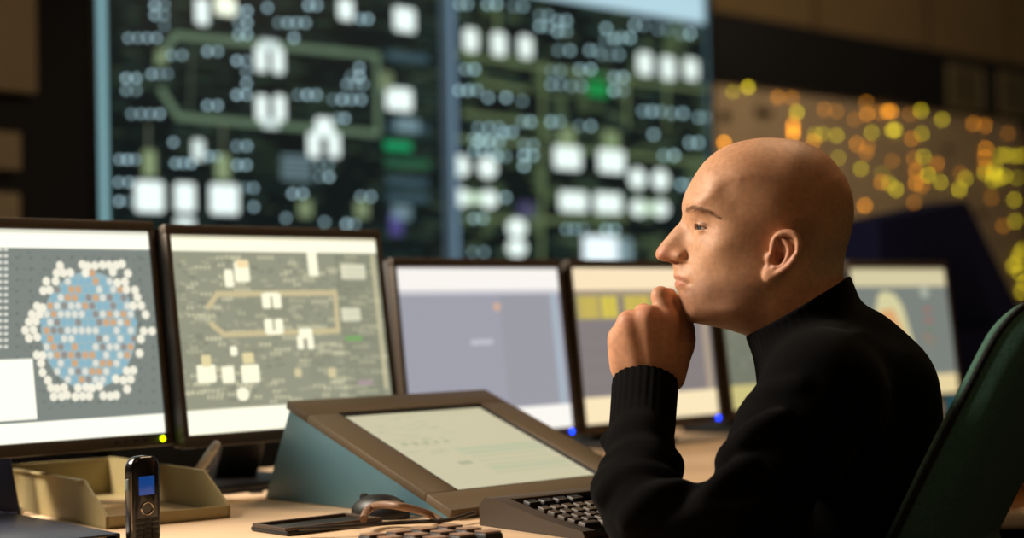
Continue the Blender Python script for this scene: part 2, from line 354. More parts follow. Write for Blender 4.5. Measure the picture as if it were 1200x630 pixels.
def build_person():
    base = to_world(np.array([1010.0, 1284, 0.0])); base[2] = 0.0
    root = empty('person', base)
    tag(root, 'bald man in a black turtleneck seated in profile with fist under his chin', 'person')
    # ---------------- body: head, neck, trunk, arms and hands, one surface
    f = Field(axis((560,700,7),(700,708,2.5),(708,1003,1.45),(1003,1035,4),(1035,1160,9)), axis((150,156,3),(156,400,1.45),(400,446,1.6),(446,470,4),(470,900,9)), axis((-250,-84,9),(-84,-76,3),(-76,86,1.6),(86,110,4),(110,250,9)))
    # trunk and neck under the pullover
    f.cap((948,410,0),(1000,520,0),46,60,0); f.ell((992,500,0),(92,110,135),30); f.ell((965,660,0),(74,150,118),40); f.ell((955,785,0),(80,68,140),40)
    for sg in (1, -1):
        f.cap((962,455,sg*30),(978,468,sg*140),36,34,30)
    f.cap((908,318,0),(928,372,0),55,52,10); f.cap((928,372,0),(950,440,0),50,54,10)
    f.cap((938,300,0),(943,345,0),46,45,12)
    f.put(head_fn, (768,161,-76), (1000,392,76), 10)
    for sg in (1, -1):                                  # eyes
        e = EYE*np.array([1, 1, sg])
        f.ell(e+np.array([-1.5, .5, 0]), (13.5,8,13), 3, 's')
        def lid(x, y, t, e=e):
            r = np.sqrt((x-e[0])**2+(y-e[1])**2+(t-e[2])**2)-13.6
            r = np.maximum(r, 9.6-np.sqrt((x-e[0])**2+(y-e[1])**2+(t-e[2])**2))
            up = (y-EYD[1]-261.0)-(x-EYD[0]-813)*.37; lo = 268.6-(y-EYD[1])-(x-EYD[0]-813)*.01
            ap = np.minimum(np.minimum(up, lo), 834+EYD[0]-x)           # the opening between the lids
            return np.maximum(r, np.minimum(ap, 3.0)).astype(np.float32)
        f.put(lid, e-14.5, e+14.5, 1.2)
        # nostril
        f.cap((783,307,sg*6.5),(795,306.5,sg*10.5),2.8,3.4,1.2,'s')
    # ears
    EP = lambda l: [tuple(L(x_, y_, 76)[:2]) for x_, y_ in l]; ED = L(915, 300, 76)-np.array([915, 300, 76])
    helix = smooth_poly(EP([(905,297),(906,289),(908,281),(914,274.5),(923,272.2),(931,274.8),(935.5,282),(935.5,291),(932,301),(926,309.5),(918,316),(909,322),(902,326)]), 3, False)
    for sg in (1, -1):
        tz = lambda x: (66+max(0, x-ED[0]-897)*.36)
        out = [(905,298),(903.5,287),(908,276),(916,270.5),(926,270.5),(934,276),(938.5,287),(934.5,303.5),(923,318.5),(911,327.8),(898,330.5),(893.5,324),(895.5,314)]
        po = smooth_poly(EP(out), 3)
        def slab(x, y, t):
            X, Y = np.meshgrid(x.ravel(), y.ravel(), indexing='ij'); d = -poly_dist(X, Y, po)
            z = 65+np.maximum(0, X-ED[0]-897)*.34
            v = np.abs(t*sg-z[..., None]+1.0)-2.6; d = d[..., None]+1.5
            return (np.minimum(np.maximum(d, v), 0)+np.sqrt(np.maximum(d, 0)**2+np.maximum(v, 0)**2)-1.2).astype(np.float32)
        f.put(slab, (876,264,min(sg*55, sg*92)), (942,333,max(sg*55, sg*92)), 3)
        for i in range(len(helix)-1):
            a, b = helix[i], helix[i+1]; f.cap((*a, sg*(tz(a[0])+2.5)), (*b, sg*(tz(b[0])+2.5)), 3.4, 3.4, 2.2)
        ah = smooth_poly(EP([(917,281),(923,286),(925.5,294),(922,303),(914,311),(907,313)]), 3, False)
        for i in range(len(ah)-1):
            a, b = ah[i], ah[i+1]; f.cap((*a, sg*(tz(a[0])+1.5)), (*b, sg*(tz(b[0])+1.5)), 2.6, 2.6, 2)
        ep = lambda x_, y_, t_: (x_+ED[0], y_+ED[1], t_)
        f.ell(ep(903,322,sg*70), (8,7.5,4.5), 4)           # lobe
        f.ell(ep(912,301,sg*74), (7,10,9), 2.5, 's', rot=.35)     # hollow of the ear
        f.cap(ep(915,288,sg*76),ep(913,281,sg*76),3.2,2.2,2,'s')
        f.cap(ep(928,282,sg*83.5),ep(929,294,sg*83.5),2.0,2.0,3,'s')
        f.ell(ep(902,302,sg*68), (4.5,6,5), 3)             # tragus
    # ---------------- near hand, curled under the chin
    h = Field(*f.ax)
    tf = lambda y: 2+(y-446)*1.26
    W0 = L(755,462,22); E0 = L(754,602,198)
    h.cap(E0, L(752,520,95), 28, 26, 0); h.cap(L(752,520,95), W0, 26, 25, 10); h.cap(W0, L(756,440,4), 25, 26, 8)
    wr = L(757,432,6)
    mcp = [L(781,374,13), L(759,371,20), L(738,377,17), L(728,393,8)]
    wb = [L(776,432,6), L(764,432,9), L(750,432,9), L(738,432,4)]
    for i in range(4): h.cap(wb[i], mcp[i], 19 if i < 3 else 17, (12.5, 12, 12, 11.5)[i], 12 if i == 0 else 9)
    for i in range(3): h.cap((mcp[i]+mcp[i+1])/2+np.array([0, 9, -6]), (wb[i]+wb[i+1])/2, 10, 16, 8)
    h.cap(L(740,410,-4), L(775,412,-8), 18, 20, 10)
    h.cap(L(784,440,-6), L(800,398,-8), 20, 15, 12)                  # ball of the thumb
    fingers = [
        ([mcp[0], L(774,346.5,4), L(783,347,-22), L(796,361,-27)], [12.2, 11.0, 9.6, 8.4]),
        ([mcp[1], L(754,366,-20), L(768,381,-33), L(777,392,-24)], [11.6, 10.6, 9.5, 8.4]),
        ([mcp[2], L(735,378,-22), L(749,394,-34), L(759,402,-24)], [11.2, 10.2, 9.2, 8.2]),
        ([mcp[3], L(724,396,-22), L(736,408,-32), L(746,414,-24)], [10.4, 9, 8.2, 7.4])]
    for p, r in fingers: h.chain(p, r, 5, 2.5)
    for i in range(3):                                                # the back of the hand between the bones
        for q in (0.0, .15, .3, .45, .6, .75, .9): h.cap(mcp[i]*(1-q)+wb[i]*q+np.array([0, 3*(1-q), .6+min(q, .3)*3]), mcp[i+1]*(1-q)+wb[i+1]*q+np.array([0, 3*(1-q), .6+min(q, .3)*3]), 12.5+q*6, 12+q*6, 9)
    h.cap(L(731,398,4), L(735,430,4), 15, 17, 10)
    h.ell(mcp[2]+np.array([-1, 0, 2.5]), (8.5, 8, 10), 6)
    h.chain([L(797,405,-4), L(802,386,-3), L(797.5,364,2), L(793.5,354,4)], [15, 11.8, 9.4, 7.2], 7, 3)
    for i, (a, b) in enumerate(zip(mcp[:3], wb)):                     # tendons and a vein on the back of the hand
        for q in np.linspace(.12, .85, 9): h.ell(a*(1-q)+b*q+np.array([0, 0, 11.7+q*6.6]), (3.6, 7, 2.4), 6)
    sl = f.sl((690,325,-120), (840,700,245))
    f.F[sl] = smin(f.F[sl], h.F[sl], 1.0)
    # upper arm, far arm and far hand (inside the pullover or below the desk edge)
    f.chain([L(965,468,158), L(925,520,178), L(862,608,202), L(756,605,200)], [40,38,30,26], 20, 6)
    f.cap((970,455,-160),(985,650,-185),46,38,20); f.cap((985,650,-185),(800,700,-150),36,26,12); f.cap((800,700,-150),(745,712,-140),26,22,14)
    for i in range(4): f.chain([(750,706+i*3,-165+i*17), (700+i%3*4,708,-170+i*18), (668+abs(i-1)*7,722,-172+i*18)], [13, 11, 9.5], 8, 4)
    f.chain([(770,712,-122), (735,716,-100), (710,722,-95)], [14, 12, 10], 8, 4)
    V, Q = f.mesh()
    t = np.abs(V[:, 2]); x, y = photo_xy(V)
    col = np.tile(np.array(S(206,156,120)), (len(V), 1))
    def mix(c, w):
        nonlocal col
        w = np.clip(w, 0, 1)[:, None]; col = col*(1-w)+np.array(S(*c))*w
    g = lambda cx, cy, sx, sy, r=0: np.exp(-(((x-cx)*math.cos(r)+(y-cy)*math.sin(r))/sx)**2-((-(x-cx)*math.sin(r)+(y-cy)*math.cos(r))/sy)**2)
    face = (x < 850) & (y > 240)
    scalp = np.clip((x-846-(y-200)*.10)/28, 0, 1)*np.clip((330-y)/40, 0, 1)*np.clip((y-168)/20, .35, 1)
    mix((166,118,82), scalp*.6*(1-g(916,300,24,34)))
    beard = np.clip((x-789-np.maximum(0, 345-y)*1.3)/10, 0, 1)*np.clip((y-318)/22, 0, 1)*np.clip((905-x)/20, 0, 1)*(y < 400)
    mix((150,108,84), beard*.72)
    mix((165,118,92), g(797,316.5,7,3)*.35)
    mix((196,112,96), g(777,297,12,10)*.45+g(916,300,20,30)*.35*(t > 64))
    mix((176,96,84), np.clip(g(797,325.2,8.5,2.0,.33)*1.2, 0, 1)*.7*(t < 32)*(x < 808))
    mix((186,104,92), np.clip(g(797,332,7.5,2.6,.2)*1.2, 0, 1)*.7*(t < 30)*(x < 808))
    mix((95,55,45), g(799,328.5,8.5,0.8,.35)*.75*(x < 810))
    mix((140,92,66), g(823,248,19,3.6,.2)*.35*(t > 12))            # light brow hair
    mix((110,66,50), g(823,261.4,11,1.3,.38)*.7)
    hand = (x < 820) & (y > 332) & (y < 460) & (x < 797+(y-350)*.35)
    mix((204,140,108), hand*.4)
    for m_ in ((781,374), (759,371), (738,377)): mix((205,128,104), .4*np.exp(-((x-m_[0])**2+(y-m_[1]+4)**2)/90)*hand)
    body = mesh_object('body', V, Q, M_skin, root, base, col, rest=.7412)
    # ---------------- eyeballs
    for sg in (1, -1):
        e = EYE*np.array([1, 1, sg]); n = 40
        th = np.linspace(0, PI, n//2+1); ph = np.linspace(0, 2*PI, n, endpoint=False)
        T, P = np.meshgrid(th, ph, indexing='ij')
        ax = np.array([-1, .10, .46 if sg > 0 else .2]); ax = ax/np.linalg.norm(ax); b1 = np.cross(ax, [0, 1, 0]); b1 /= np.linalg.norm(b1); b2 = np.cross(ax, b1)
        rad = EYE_R+0.9*np.exp(-(T/.42)**4)
        V2 = e+rad[..., None]*(np.cos(T)[..., None]*ax+np.sin(T)[..., None]*(np.cos(P)[..., None]*b1+np.sin(P)[..., None]*b2))
        idx = np.arange(T.size).reshape(T.shape); A = idx[:-1]; B = idx[1:]
        Q2 = np.stack([A, np.roll(A, -1, 1), np.roll(B, -1, 1), B], -1).reshape(-1, 4)
        c2 = np.tile(np.array(S(188,170,160)), (T.size, 1)); tt = T.ravel()
        c2[tt < .50] = S(84,88,84); c2[tt < .22] = S(8,8,8); c2[(tt > .44) & (tt < .52)] = S(45,48,46)
        mesh_object('eye', V2.reshape(-1, 3), Q2, M_eye, root, base, c2)
    # ---------------- eyebrows: short hairs along the brow
    for sg in (1, -1):
        mb = MB()
        def surf(px, py, off):
            px, py = L(px, py, .95*float(bil(HWM, np.array([px-2.0]), np.array([py]))[0]))[:2]
            w = float(bil(HWM, np.array([px]), np.array([py]))[0]); d = float(bil(HDM, np.array([px]), np.array([py]))[0]); r = float(bil(HRM, np.array([px]), np.array([py]))[0])
            return np.array([px, py, sg*(w*math.sqrt(max(0.0, 1-max(0, 1-max(d, 0)/r)**2))+off)])
        for k in range(230):
            q = RNG.random()**1.25; px = 803+q*40; py = float(np.interp(q, [0, .25, .6, 1], [246, 244.2, 247.2, 255.5]))+RNG.normal(0, 2.0*(1-.5*q))
            dx = 3.4+RNG.normal(0, .6); dy = (-1.8 if q < .3 else .6*q*2)+RNG.normal(0, .6)
            mb.tube(to_world(np.array([surf(px, py, -.2), surf(px+dx*.5, py+dy*.5, .55), surf(px+dx, py+dy, .5)]))-base, [.00020, .00018, .00008], 4)
        mb.build('eyebrow', M_brow, root)
        mb = MB()
        for k in range(26):
            q = k/25; px = 815.5+q*15+EYD[0]; py = 261.5+q*5.8+EYD[1]; z = math.sqrt(max(1, 13.8**2-(px-EYE[0])**2-(py-EYE[1])**2)); a = np.array([px, py, sg*(30+z)])
            mb.tube(to_world(np.array([a, a+np.array([-.7, .6, sg*.7]), a+np.array([-1.5, .8, sg*1.0])]))-base, [.00024, .0002, .0001], 4)
        mb.build('eyelashes', M_brow, root)
    # ---------------- pullover
    p = Field(axis((660,690,4),(690,1118,2.1),(1118,1170,8)), axis((296,316,4),(316,640,2.1),(640,860,7)), axis((-270,-110,8),(-110,-80,4),(-80,275,2.4),(275,285,4)))
    p.ell((988,500,0),(100,124,140),0); p.ell((1004,560,0),(84,150,140),40); p.ell((962,690,0),(86,160,136),50); p.ell((955,795,0),(90,62,152),30)
    p.cap((975,430,0),(1000,500,0),74,84,40)
    p.cap((1013,396,-30),(1013,396,30),24,24,26); p.cap((1024,386,-20),(1024,386,20),10,10,10); p.cap((1040,445,-60),(1040,445,60),44,44,36)
    SH = L(965,462,158); EL = L(756,606,202)
    p.cap((955,430,40), SH-np.array([0, 12, 0]), 52, 52, 40); p.cap((955,430,-40), (960,448,-150), 52, 52, 40)
    p.cap(SH, L(925,520,178), 64, 58, 34); p.cap(L(925,520,178), L(862,608,202), 58, 41, 26); p.cap(L(862,608,202), EL, 41, 32, 12); p.cap(L(900,610,180), L(800,613,200), 48, 29, 14)
    p.cap((965,452,-158),(990,655,-188),58,50,34); p.cap((990,655,-188),(805,700,-152),46,36,24)
    # forearm sleeve with soft folds
    p.cap(EL, L(752,560,tf(560)), 38, 40, 16); p.cap(L(752,560,tf(560)), L(750,522,tf(522)), 40, 37, 14)
    p.cap(L(750,522,tf(522)), L(752,500,tf(500)), 37, 34, 10)
    p.cap(L(742,606,185), L(738,580,178), 32, 37, 14)
    for c, r, k in ((L(722,572,tf(572)+8),25,20),(L(714,516,tf(516)),11,10),(L(780,545,tf(545)),18,18),(L(735,513,tf(513)+26),14,12),(L(762,600,205),30,18)): p.ell(c, (r, r*.8, r), k)
    fold = [((712,548,150),(745,530,150),(785,540,135)),((706,584,200),(740,558,190),(790,562,180)),((735,612,235),(765,582,225),(800,572,205)),((820,592,232),(850,560,236),(880,545,230)),((846,540,190),(880,505,232),(915,490,236)),((870,500,140),(895,468,190),(940,452,215)),((780,622,235),(830,598,236),(900,588,238)),((930,420,130),(975,408,120),(1010,402,70))]
    for a, b, c in fold:
        P3 = smooth_poly([L(*a), L(*b), L(*c)], 4, False)
        for i in range(len(P3)-1): p.cap(P3[i], P3[i+1], 5.5, 5.5, 15)
    groove = [((716,562,178),(750,543,172),(788,550,160))]
    for a, b, c in groove:
        P3 = smooth_poly([L(*a), L(*b), L(*c)], 4, False)
        for i in range(len(P3)-1): p.cap(P3[i], P3[i+1], 3, 3, 9, 's')
    # ribbed cuff: slightly wider than the wrist
    ca, cb = L(752,507,tf(507)), L(756,450,8); ax = (cb-ca)/np.linalg.norm(cb-ca); e1 = np.cross(ax, [0, 0, 1.0]); e1 /= np.linalg.norm(e1); e2 = np.cross(ax, e1)
    Lc = np.linalg.norm(cb-ca)
    def cuff(x, y, t):
        X = x-ca[0]; Y = y-ca[1]; T = t-ca[2]; h = X*ax[0]+Y*ax[1]+T*ax[2]; u = X*e1[0]+Y*e1[1]+T*e1[2]; v = X*e2[0]+Y*e2[1]+T*e2[2]
        r = np.sqrt(u*u+(v*1.12)**2); th = np.arctan2(v, u); R = 35.3+1.6*np.clip(h/Lc, 0, 1)+.75*np.cos(th*26)
        d = r-R; z = np.abs(h-Lc/2)-Lc/2
        return (np.minimum(np.maximum(d, z), 0)+np.sqrt(np.maximum(d, 0)**2+np.maximum(z, 0)**2)-2).astype(np.float32)
    p.put(cuff, np.minimum(ca, cb)-45, np.maximum(ca, cb)+45, 4)
    def hole(x, y, t):
        X = x-cb[0]; Y = y-cb[1]; T = t-cb[2]; h = X*ax[0]+Y*ax[1]+T*ax[2]; u = X*e1[0]+Y*e1[1]+T*e1[2]; v = X*e2[0]+Y*e2[1]+T*e2[2]
        return np.maximum(np.sqrt(u*u+(v*1.12)**2)-32.5, -h-10).astype(np.float32)
    p.put(hole, cb-45, cb+45, 1.5, 's')
    # turtleneck: a ribbed tube around the neck, open at the top
    na, nb = np.array([962.0, 440, 0]), np.array([926.0, 345, 0]); nx = (nb-na)/np.linalg.norm(nb-na); n1 = np.array([-nx[1], nx[0], 0.0])
    tl = np.array([873.5, 394]); tr = np.array([995.0, 322]); td = (tr-tl)/np.linalg.norm(tr-tl); tn = np.array([td[1], -td[0]])   # rim of the collar, tn points up
    if tn[1] > 0: tn = -tn
    def collar(x, y, t):
        X = x-na[0]; Y = y-na[1]; h = X*nx[0]+Y*nx[1]; u = X*n1[0]+Y*n1[1]
        hh = np.clip(h/100, -.6, 1.2); w = 68-1*hh; cc = 3.0
        r = np.sqrt(((u-cc)/1.0)**2+(t*.97)**2); th = np.arctan2(t, u)
        d = r-(w+.25*np.cos(th*44)); top = (x-tl[0])*tn[0]+(y-tl[1])*tn[1]
        z = np.maximum(top, -h-70)
        return (np.minimum(np.maximum(d, z+2), 0)+np.sqrt(np.maximum(d, 0)**2+np.maximum(z+2, 0)**2)-2+0*t).astype(np.float32)
    p.put(collar, (850,305,-80), (1040,520,80), 12)
    def neckhole(x, y, t):
        X = x-na[0]; Y = y-na[1]; h = X*nx[0]+Y*nx[1]; u = X*n1[0]+Y*n1[1]
        top = (x-tl[0])*tn[0]+(y-tl[1])*tn[1]
        return np.maximum(np.sqrt(u**2+(t*.97)**2)-60, -top-9).astype(np.float32)
    p.put(neckhole, (850,300,-80), (1010,420,80), 2, 's')
    V, Q = p.mesh()
    mesh_object('turtleneck_pullover', V, Q, M_knit, root, base, rest=.7402)
    # ---------------- trousers and shoes below the desk
    p = Field(axis((540,1180,8)), axis((700,1300,8)), axis((-260,260,8)))
    p.ell((958,796,0),(94,66,158),0)
    for sg in (1, -1):
        p.cap((958,796,sg*85),(640,785,sg*105),66,58,40); p.cap((640,785,sg*105),(672,1215,sg*110),54,38,20)
    V, Q = p.mesh(); mesh_object('trousers', V, Q, M_trouser, root, base)
    for sg in (1, -1):
        p = Field(axis((520,760,5)), axis((1195,1300,4)), axis((sg*110-60,sg*110+60,5)))
        p.ell((655,1252,sg*110),(62,34,40),0); p.ell((600,1262,sg*113),(55,22,40),20)
        p.put(lambda x, y, t: y-1281.0+0*x+0*t, (520,1281,-200), (760,1300,200), 1, 'i', m=200)
        V, Q = p.mesh(); mesh_object('shoe', V, Q, M_shoe, root, base)
    return root
M_eye = bpy.data.materials.new('eye'); M_eye.use_nodes = True
_b = M_eye.node_tree.nodes['Principled BSDF']; _b.inputs['Roughness'].default_value = .12
_a = M_eye.node_tree.nodes.new('ShaderNodeAttribute'); _a.attribute_name = 'tint'; M_eye.node_tree.links.new(_a.outputs['Color'], _b.inputs['Base Color'])
M_brow = mat('brow_hair', S(150,112,84), .7)
M_trouser = mat('dark_trousers', S(28,28,32), .9)
M_shoe = mat('black_leather', S(18,17,17), .35)
person = build_person()
# ------------------------------------------------------------------ screens: what they show is drawn into the glow of a fine grid
class Canvas:
    def __init__(s, nx, ny, bg, frame):
        s.nx, s.ny = nx, ny; s.I = np.tile(np.array(bg, float), (ny+1, nx+1, 1)); s.frame = frame
        s.X, s.Y = np.meshgrid(np.linspace(0, 1, nx+1), np.linspace(0, 1, ny+1))
    def _ap(s, a, col): a = np.clip(a, 0, 1)[..., None]; s.I = s.I*(1-a)+np.array(col, float)*a
    def rect(s, u0, v0, u1, v1, col, a=1.0, r=0.0):
        cx, cy, hx, hy = (u0+u1)/2, (v0+v1)/2, abs(u1-u0)/2, abs(v1-v0)/2; asp = s.ny/s.nx
        if r > 0:
            qx = np.maximum((np.abs(s.X-cx)-hx)*s.nx+r, 0); qy = np.maximum((np.abs(s.Y-cy)-hy)*s.ny+r, 0); d = np.sqrt(qx*qx+qy*qy)-r
        else: d = np.maximum((np.abs(s.X-cx)-hx)*s.nx, (np.abs(s.Y-cy)-hy)*s.ny)
        s._ap((.5-d)*a if a == 1 else np.clip(.5-d, 0, 1)*a, col)
    def disc(s, u, v, ru, rv, col, a=1.0):
        d = (np.sqrt(((s.X-u)/ru)**2+((s.Y-v)/rv)**2)-1)*ru*s.nx; s._ap(np.clip(.5-d, 0, 1)*a, col)
    def ring(s, u, v, ru, rv, col, a=1.0, w=.35):
        d = np.sqrt(((s.X-u)/ru)**2+((s.Y-v)/rv)**2); s._ap(np.clip((w-np.abs(d-1+w/2))*ru*s.nx+.5, 0, 1)*a, col)
    def line(s, pts, w, col, a=1.0):
        for (x0, y0), (x1, y1) in zip(pts[:-1], pts[1:]):
            ex, ey = (x1-x0)*s.nx, (y1-y0)*s.ny; px, py = (s.X-x0)*s.nx, (s.Y-y0)*s.ny
            h = np.clip((px*ex+py*ey)/(ex*ex+ey*ey+1e-9), 0, 1); d = np.sqrt((px-ex*h)**2+(py-ey*h)**2); s._ap(np.clip(w*s.nx/2-d+.5, 0, 1)*a, col)
    def poly(s, pts, col, a=1.0):
        d = poly_dist(s.X, s.Y*s.ny/s.nx, [(p[0], p[1]*s.ny/s.nx) for p in pts])*s.nx; s._ap(np.clip(d+.5, 0, 1)*a, col)
    # boxes given where they are seen, as (x, y, w, h) in the photo, mapped onto the plane of the screen
    def uv(s, px, py): return s.frame(px, py)
    def box(s, x, y, w, h, col, a=1.0, r=1.5):
        l = s.uv(x-w/2, y); q = s.uv(x+w/2, y); t = s.uv(x, y-h/2); b = s.uv(x, y+h/2)
        s.rect(l[0], t[1], q[0], b[1], col, a, r)
    def mesh(s, name, w, h, m, parent, y=0.0, R=None, loc=(0, 0, 0)):    # lies in x (right) and z (up) with its foot in the middle
        nx, ny = s.nx, s.ny
        P = np.stack([(s.X-.5)*w, np.full_like(s.X, y), (1-s.Y)*h], -1).reshape(-1, 3)
        idx = np.arange((nx+1)*(ny+1)).reshape(ny+1, nx+1)
        Q = np.stack([idx[1:, :-1], idx[1:, 1:], idx[:-1, 1:], idx[:-1, :-1]], -1).reshape(-1, 4)
        me = bpy.data.meshes.new(name); me.from_pydata(P.tolist(), [], Q.tolist())
        a = me.color_attributes.new('glow', 'FLOAT_COLOR', 'POINT'); a.data.foreach_set('color', np.concatenate([s.I.reshape(-1, 3), np.ones((P.shape[0], 1))], 1).astype(np.float32).ravel())
        me.materials.append(m); o = bpy.data.objects.new(name, me); C.objects.link(o); o.parent = parent; o.location = loc
        if R is not None: o.rotation_euler = R.to_euler()
        return o
def plane_frame(o, u, v, w, h):            # photo point -> (0..1, 0..1 down) on the rectangle with lower left corner o
    nrm = np.cross(u, v)
    def fr(px, py):
        d = ray(px, py); t = ((o-CP)@nrm)/(d@nrm); p = CP+d*t-o
        return (p@u)/w, 1-(p@v)/h
    return fr
W_ = lambda r, g, b, k=1.0: tuple(c*k for c in S(r, g, b))
M_screen = screen_mat('monitor_glow', 1.0)
M_wallscreen = screen_mat('display_wall_glow', 1.0)
M_bezel = mat('monitor_bezel', S(70,60,50), .5, spec=.4)
M_shell = mat('monitor_shell', S(26,25,25), .55)
M_dark = mat('black_plastic', S(16,16,17), .45)
SW, SH_ = .408, .306
def monitor(x, y, yaw, zb, tilt, label, draw, led, group, base_y, base_d, bg, neck=.14):
    root = empty('monitor', (x, y, .74), yaw); tag(root, label, 'monitor', group)
    R = R3('X', -tilt); zb -= .74
    u = np.array([math.cos(yaw), math.sin(yaw), 0]); n = np.array([math.sin(yaw), -math.cos(yaw), 0]); up = np.array([0, 0, math.cos(tilt)])-n*math.sin(tilt)
    o = np.array([x, y, .74+zb])-u*SW/2
    c = Canvas(220, 165, bg, plane_frame(o, u, up, SW, SH_)); draw(c)
    c.mesh('screen', SW, SH_, M_screen, root, 0, R, (0, 0, zb))
    b = .0104; bt, bb = .016, .019
    mb = MB(); d = .018
    mb.box((0, .004, SH_+bt/2), (SW+2*b, d, bt), bev=.003); mb.box((0, .004, -bb/2), (SW+2*b, d, bb), bev=.003)
    for sx in (-1, 1): mb.box((sx*(SW/2+b/2), .004, SH_/2), (b, d, SH_+.004), bev=.003)
    fr = mb.build('bezel', M_bezel, root, loc=(0, 0, zb)); fr.rotation_euler = R.to_euler()
    mb = MB(); mb.box((0, .026, SH_/2), (SW+2*b-.004, .03, SH_+bt+bb-.004), bev=.008); mb.box((0, .052, SH_/2), (SW*.7, .03, SH_*.7), bev=.012)
    sh = mb.build('housing', M_shell, root, loc=(0, 0, zb)); sh.rotation_euler = R.to_euler()
    mb = MB(); mb.hexa([(-.045, base_y+base_d*.55, .012), (.045, base_y+base_d*.55, .012), (.045, base_y+base_d*.55+.03, .012), (-.045, base_y+base_d*.55+.03, .012), (-.04, .07, zb+neck), (.04, .07, zb+neck), (.04, .10, zb+neck), (-.04, .10, zb+neck)], .006)
    mb.build('stand_neck', M_dark, root)
    mb = MB(); mb.prism([(-.11, base_y+.01), (-.10, base_y), (.10, base_y), (.11, base_y+.01), (.10, base_y+base_d), (-.10, base_y+base_d)], 0, .014, .003); mb.build('stand_base', M_dark, root)
    if led:
        m = mat('power_led_'+led[0], (.02, .02, .02), .3, emit=led[1], estr=led[2])
        mb = MB(); mb.ball((led[3]*SW/2, -.0055, -.0085), .0042, (1, .5, 1)); l = mb.build('power_led', m, root, loc=(0, 0, zb)); l.rotation_euler = R.to_euler(); l['label'] = led[0].replace('_', ' ')+' power light'
        for k in range(4):
            mb = MB(); mb.box((led[3]*SW/2-.03-.016*k, -.0052, -.0085), (.009, .003, .004), bev=.001); bt_ = mb.build('button', M_shell, root, loc=(0, 0, zb)); bt_.rotation_euler = R.to_euler()
    return root
# ---- what each one shows
def rnd(x0, x1, y0, y1, n, f, seed):
    r = np.random.default_rng(seed)
    for _ in range(n): f(x0+(x1-x0)*r.random(), y0+(y1-y0)*r.random(), r)
def draw_core(c):
    u = lambda x, y: c.uv(x, y)
    g = W_(134,140,132); wh = W_(255,254,238,1.12)
    rnd(0, 178, 295, 480, 240, lambda x, y, r: c.box(x, y, 3+3*r.random(), 1.6, W_(96,106,102), .5), 3)
    for k in range(14):
        for j in range(11): c.box(20+j*16, 302+k*13, 4, 3.5, W_(90,98,96), .45)
    rr = np.random.default_rng(5)
    pts = []
    for i in range(-9, 10):
        for j in range(-9, 10):
            x = 104+i*8.2+(j % 2)*4.1; y = 387+j*9.6; q = math.hypot((x-104)/70, (y-387)/86); pts.append((x, y, q))
    uc = u(104, 387)
    hx = [(104+56*math.cos(a)*1.0, 387+69*math.sin(a)) for a in np.linspace(0, 2*PI, 40)]
    c.poly([u(*p) for p in hx], W_(158,186,192))
    for x, y, q in pts:
        if q < .80:
            k = rr.random(); col = W_(228,228,216) if k < .36 else (W_(214,168,124) if k < .52 else (W_(140,184,200) if k < .86 else W_(150,142,136)))
            a = u(x, y); b = u(x+3.6, y); t = u(x, y+4.2); c.disc(a[0], a[1], b[0]-a[0], t[1]-a[1], col, .95)
    for x, y, q in pts:
        an = math.atan2(y-387, x-104); lim = .97+.07*math.cos(6*an+.4)
        if .78 < q < lim+.04 and rr.random() < (.8 if q > .86 else .4):
            a = u(x+rr.normal(0, .8), y+rr.normal(0, .8)); b = u(x+4.6, y); t = u(x, y+5.2); a0 = u(x, y); c.disc(a[0], a[1], b[0]-a0[0], t[1]-a0[1], W_(250,246,226), .95)
    t = u(90, 291)[1]; c.rect(0, 0, 1, t, wh)
    c.rect(0, 0, 1, .018, W_(226,224,206))
    t = u(90, 491)[1]; c.rect(0, t, 1, 1, wh)
    a = u(38, 420); b = u(38, 491); c.rect(0, a[1], a[0], b[1], wh)
    for k in range(16):
        for j in range(4): c.box(-14+j*7, 292+k*7.6, 5.5, 3.6, W_(238,238,226), .8)
    a = u(177, 300); c.rect(a[0], .08, a[0]+.008, .93, W_(90,98,96), .5)
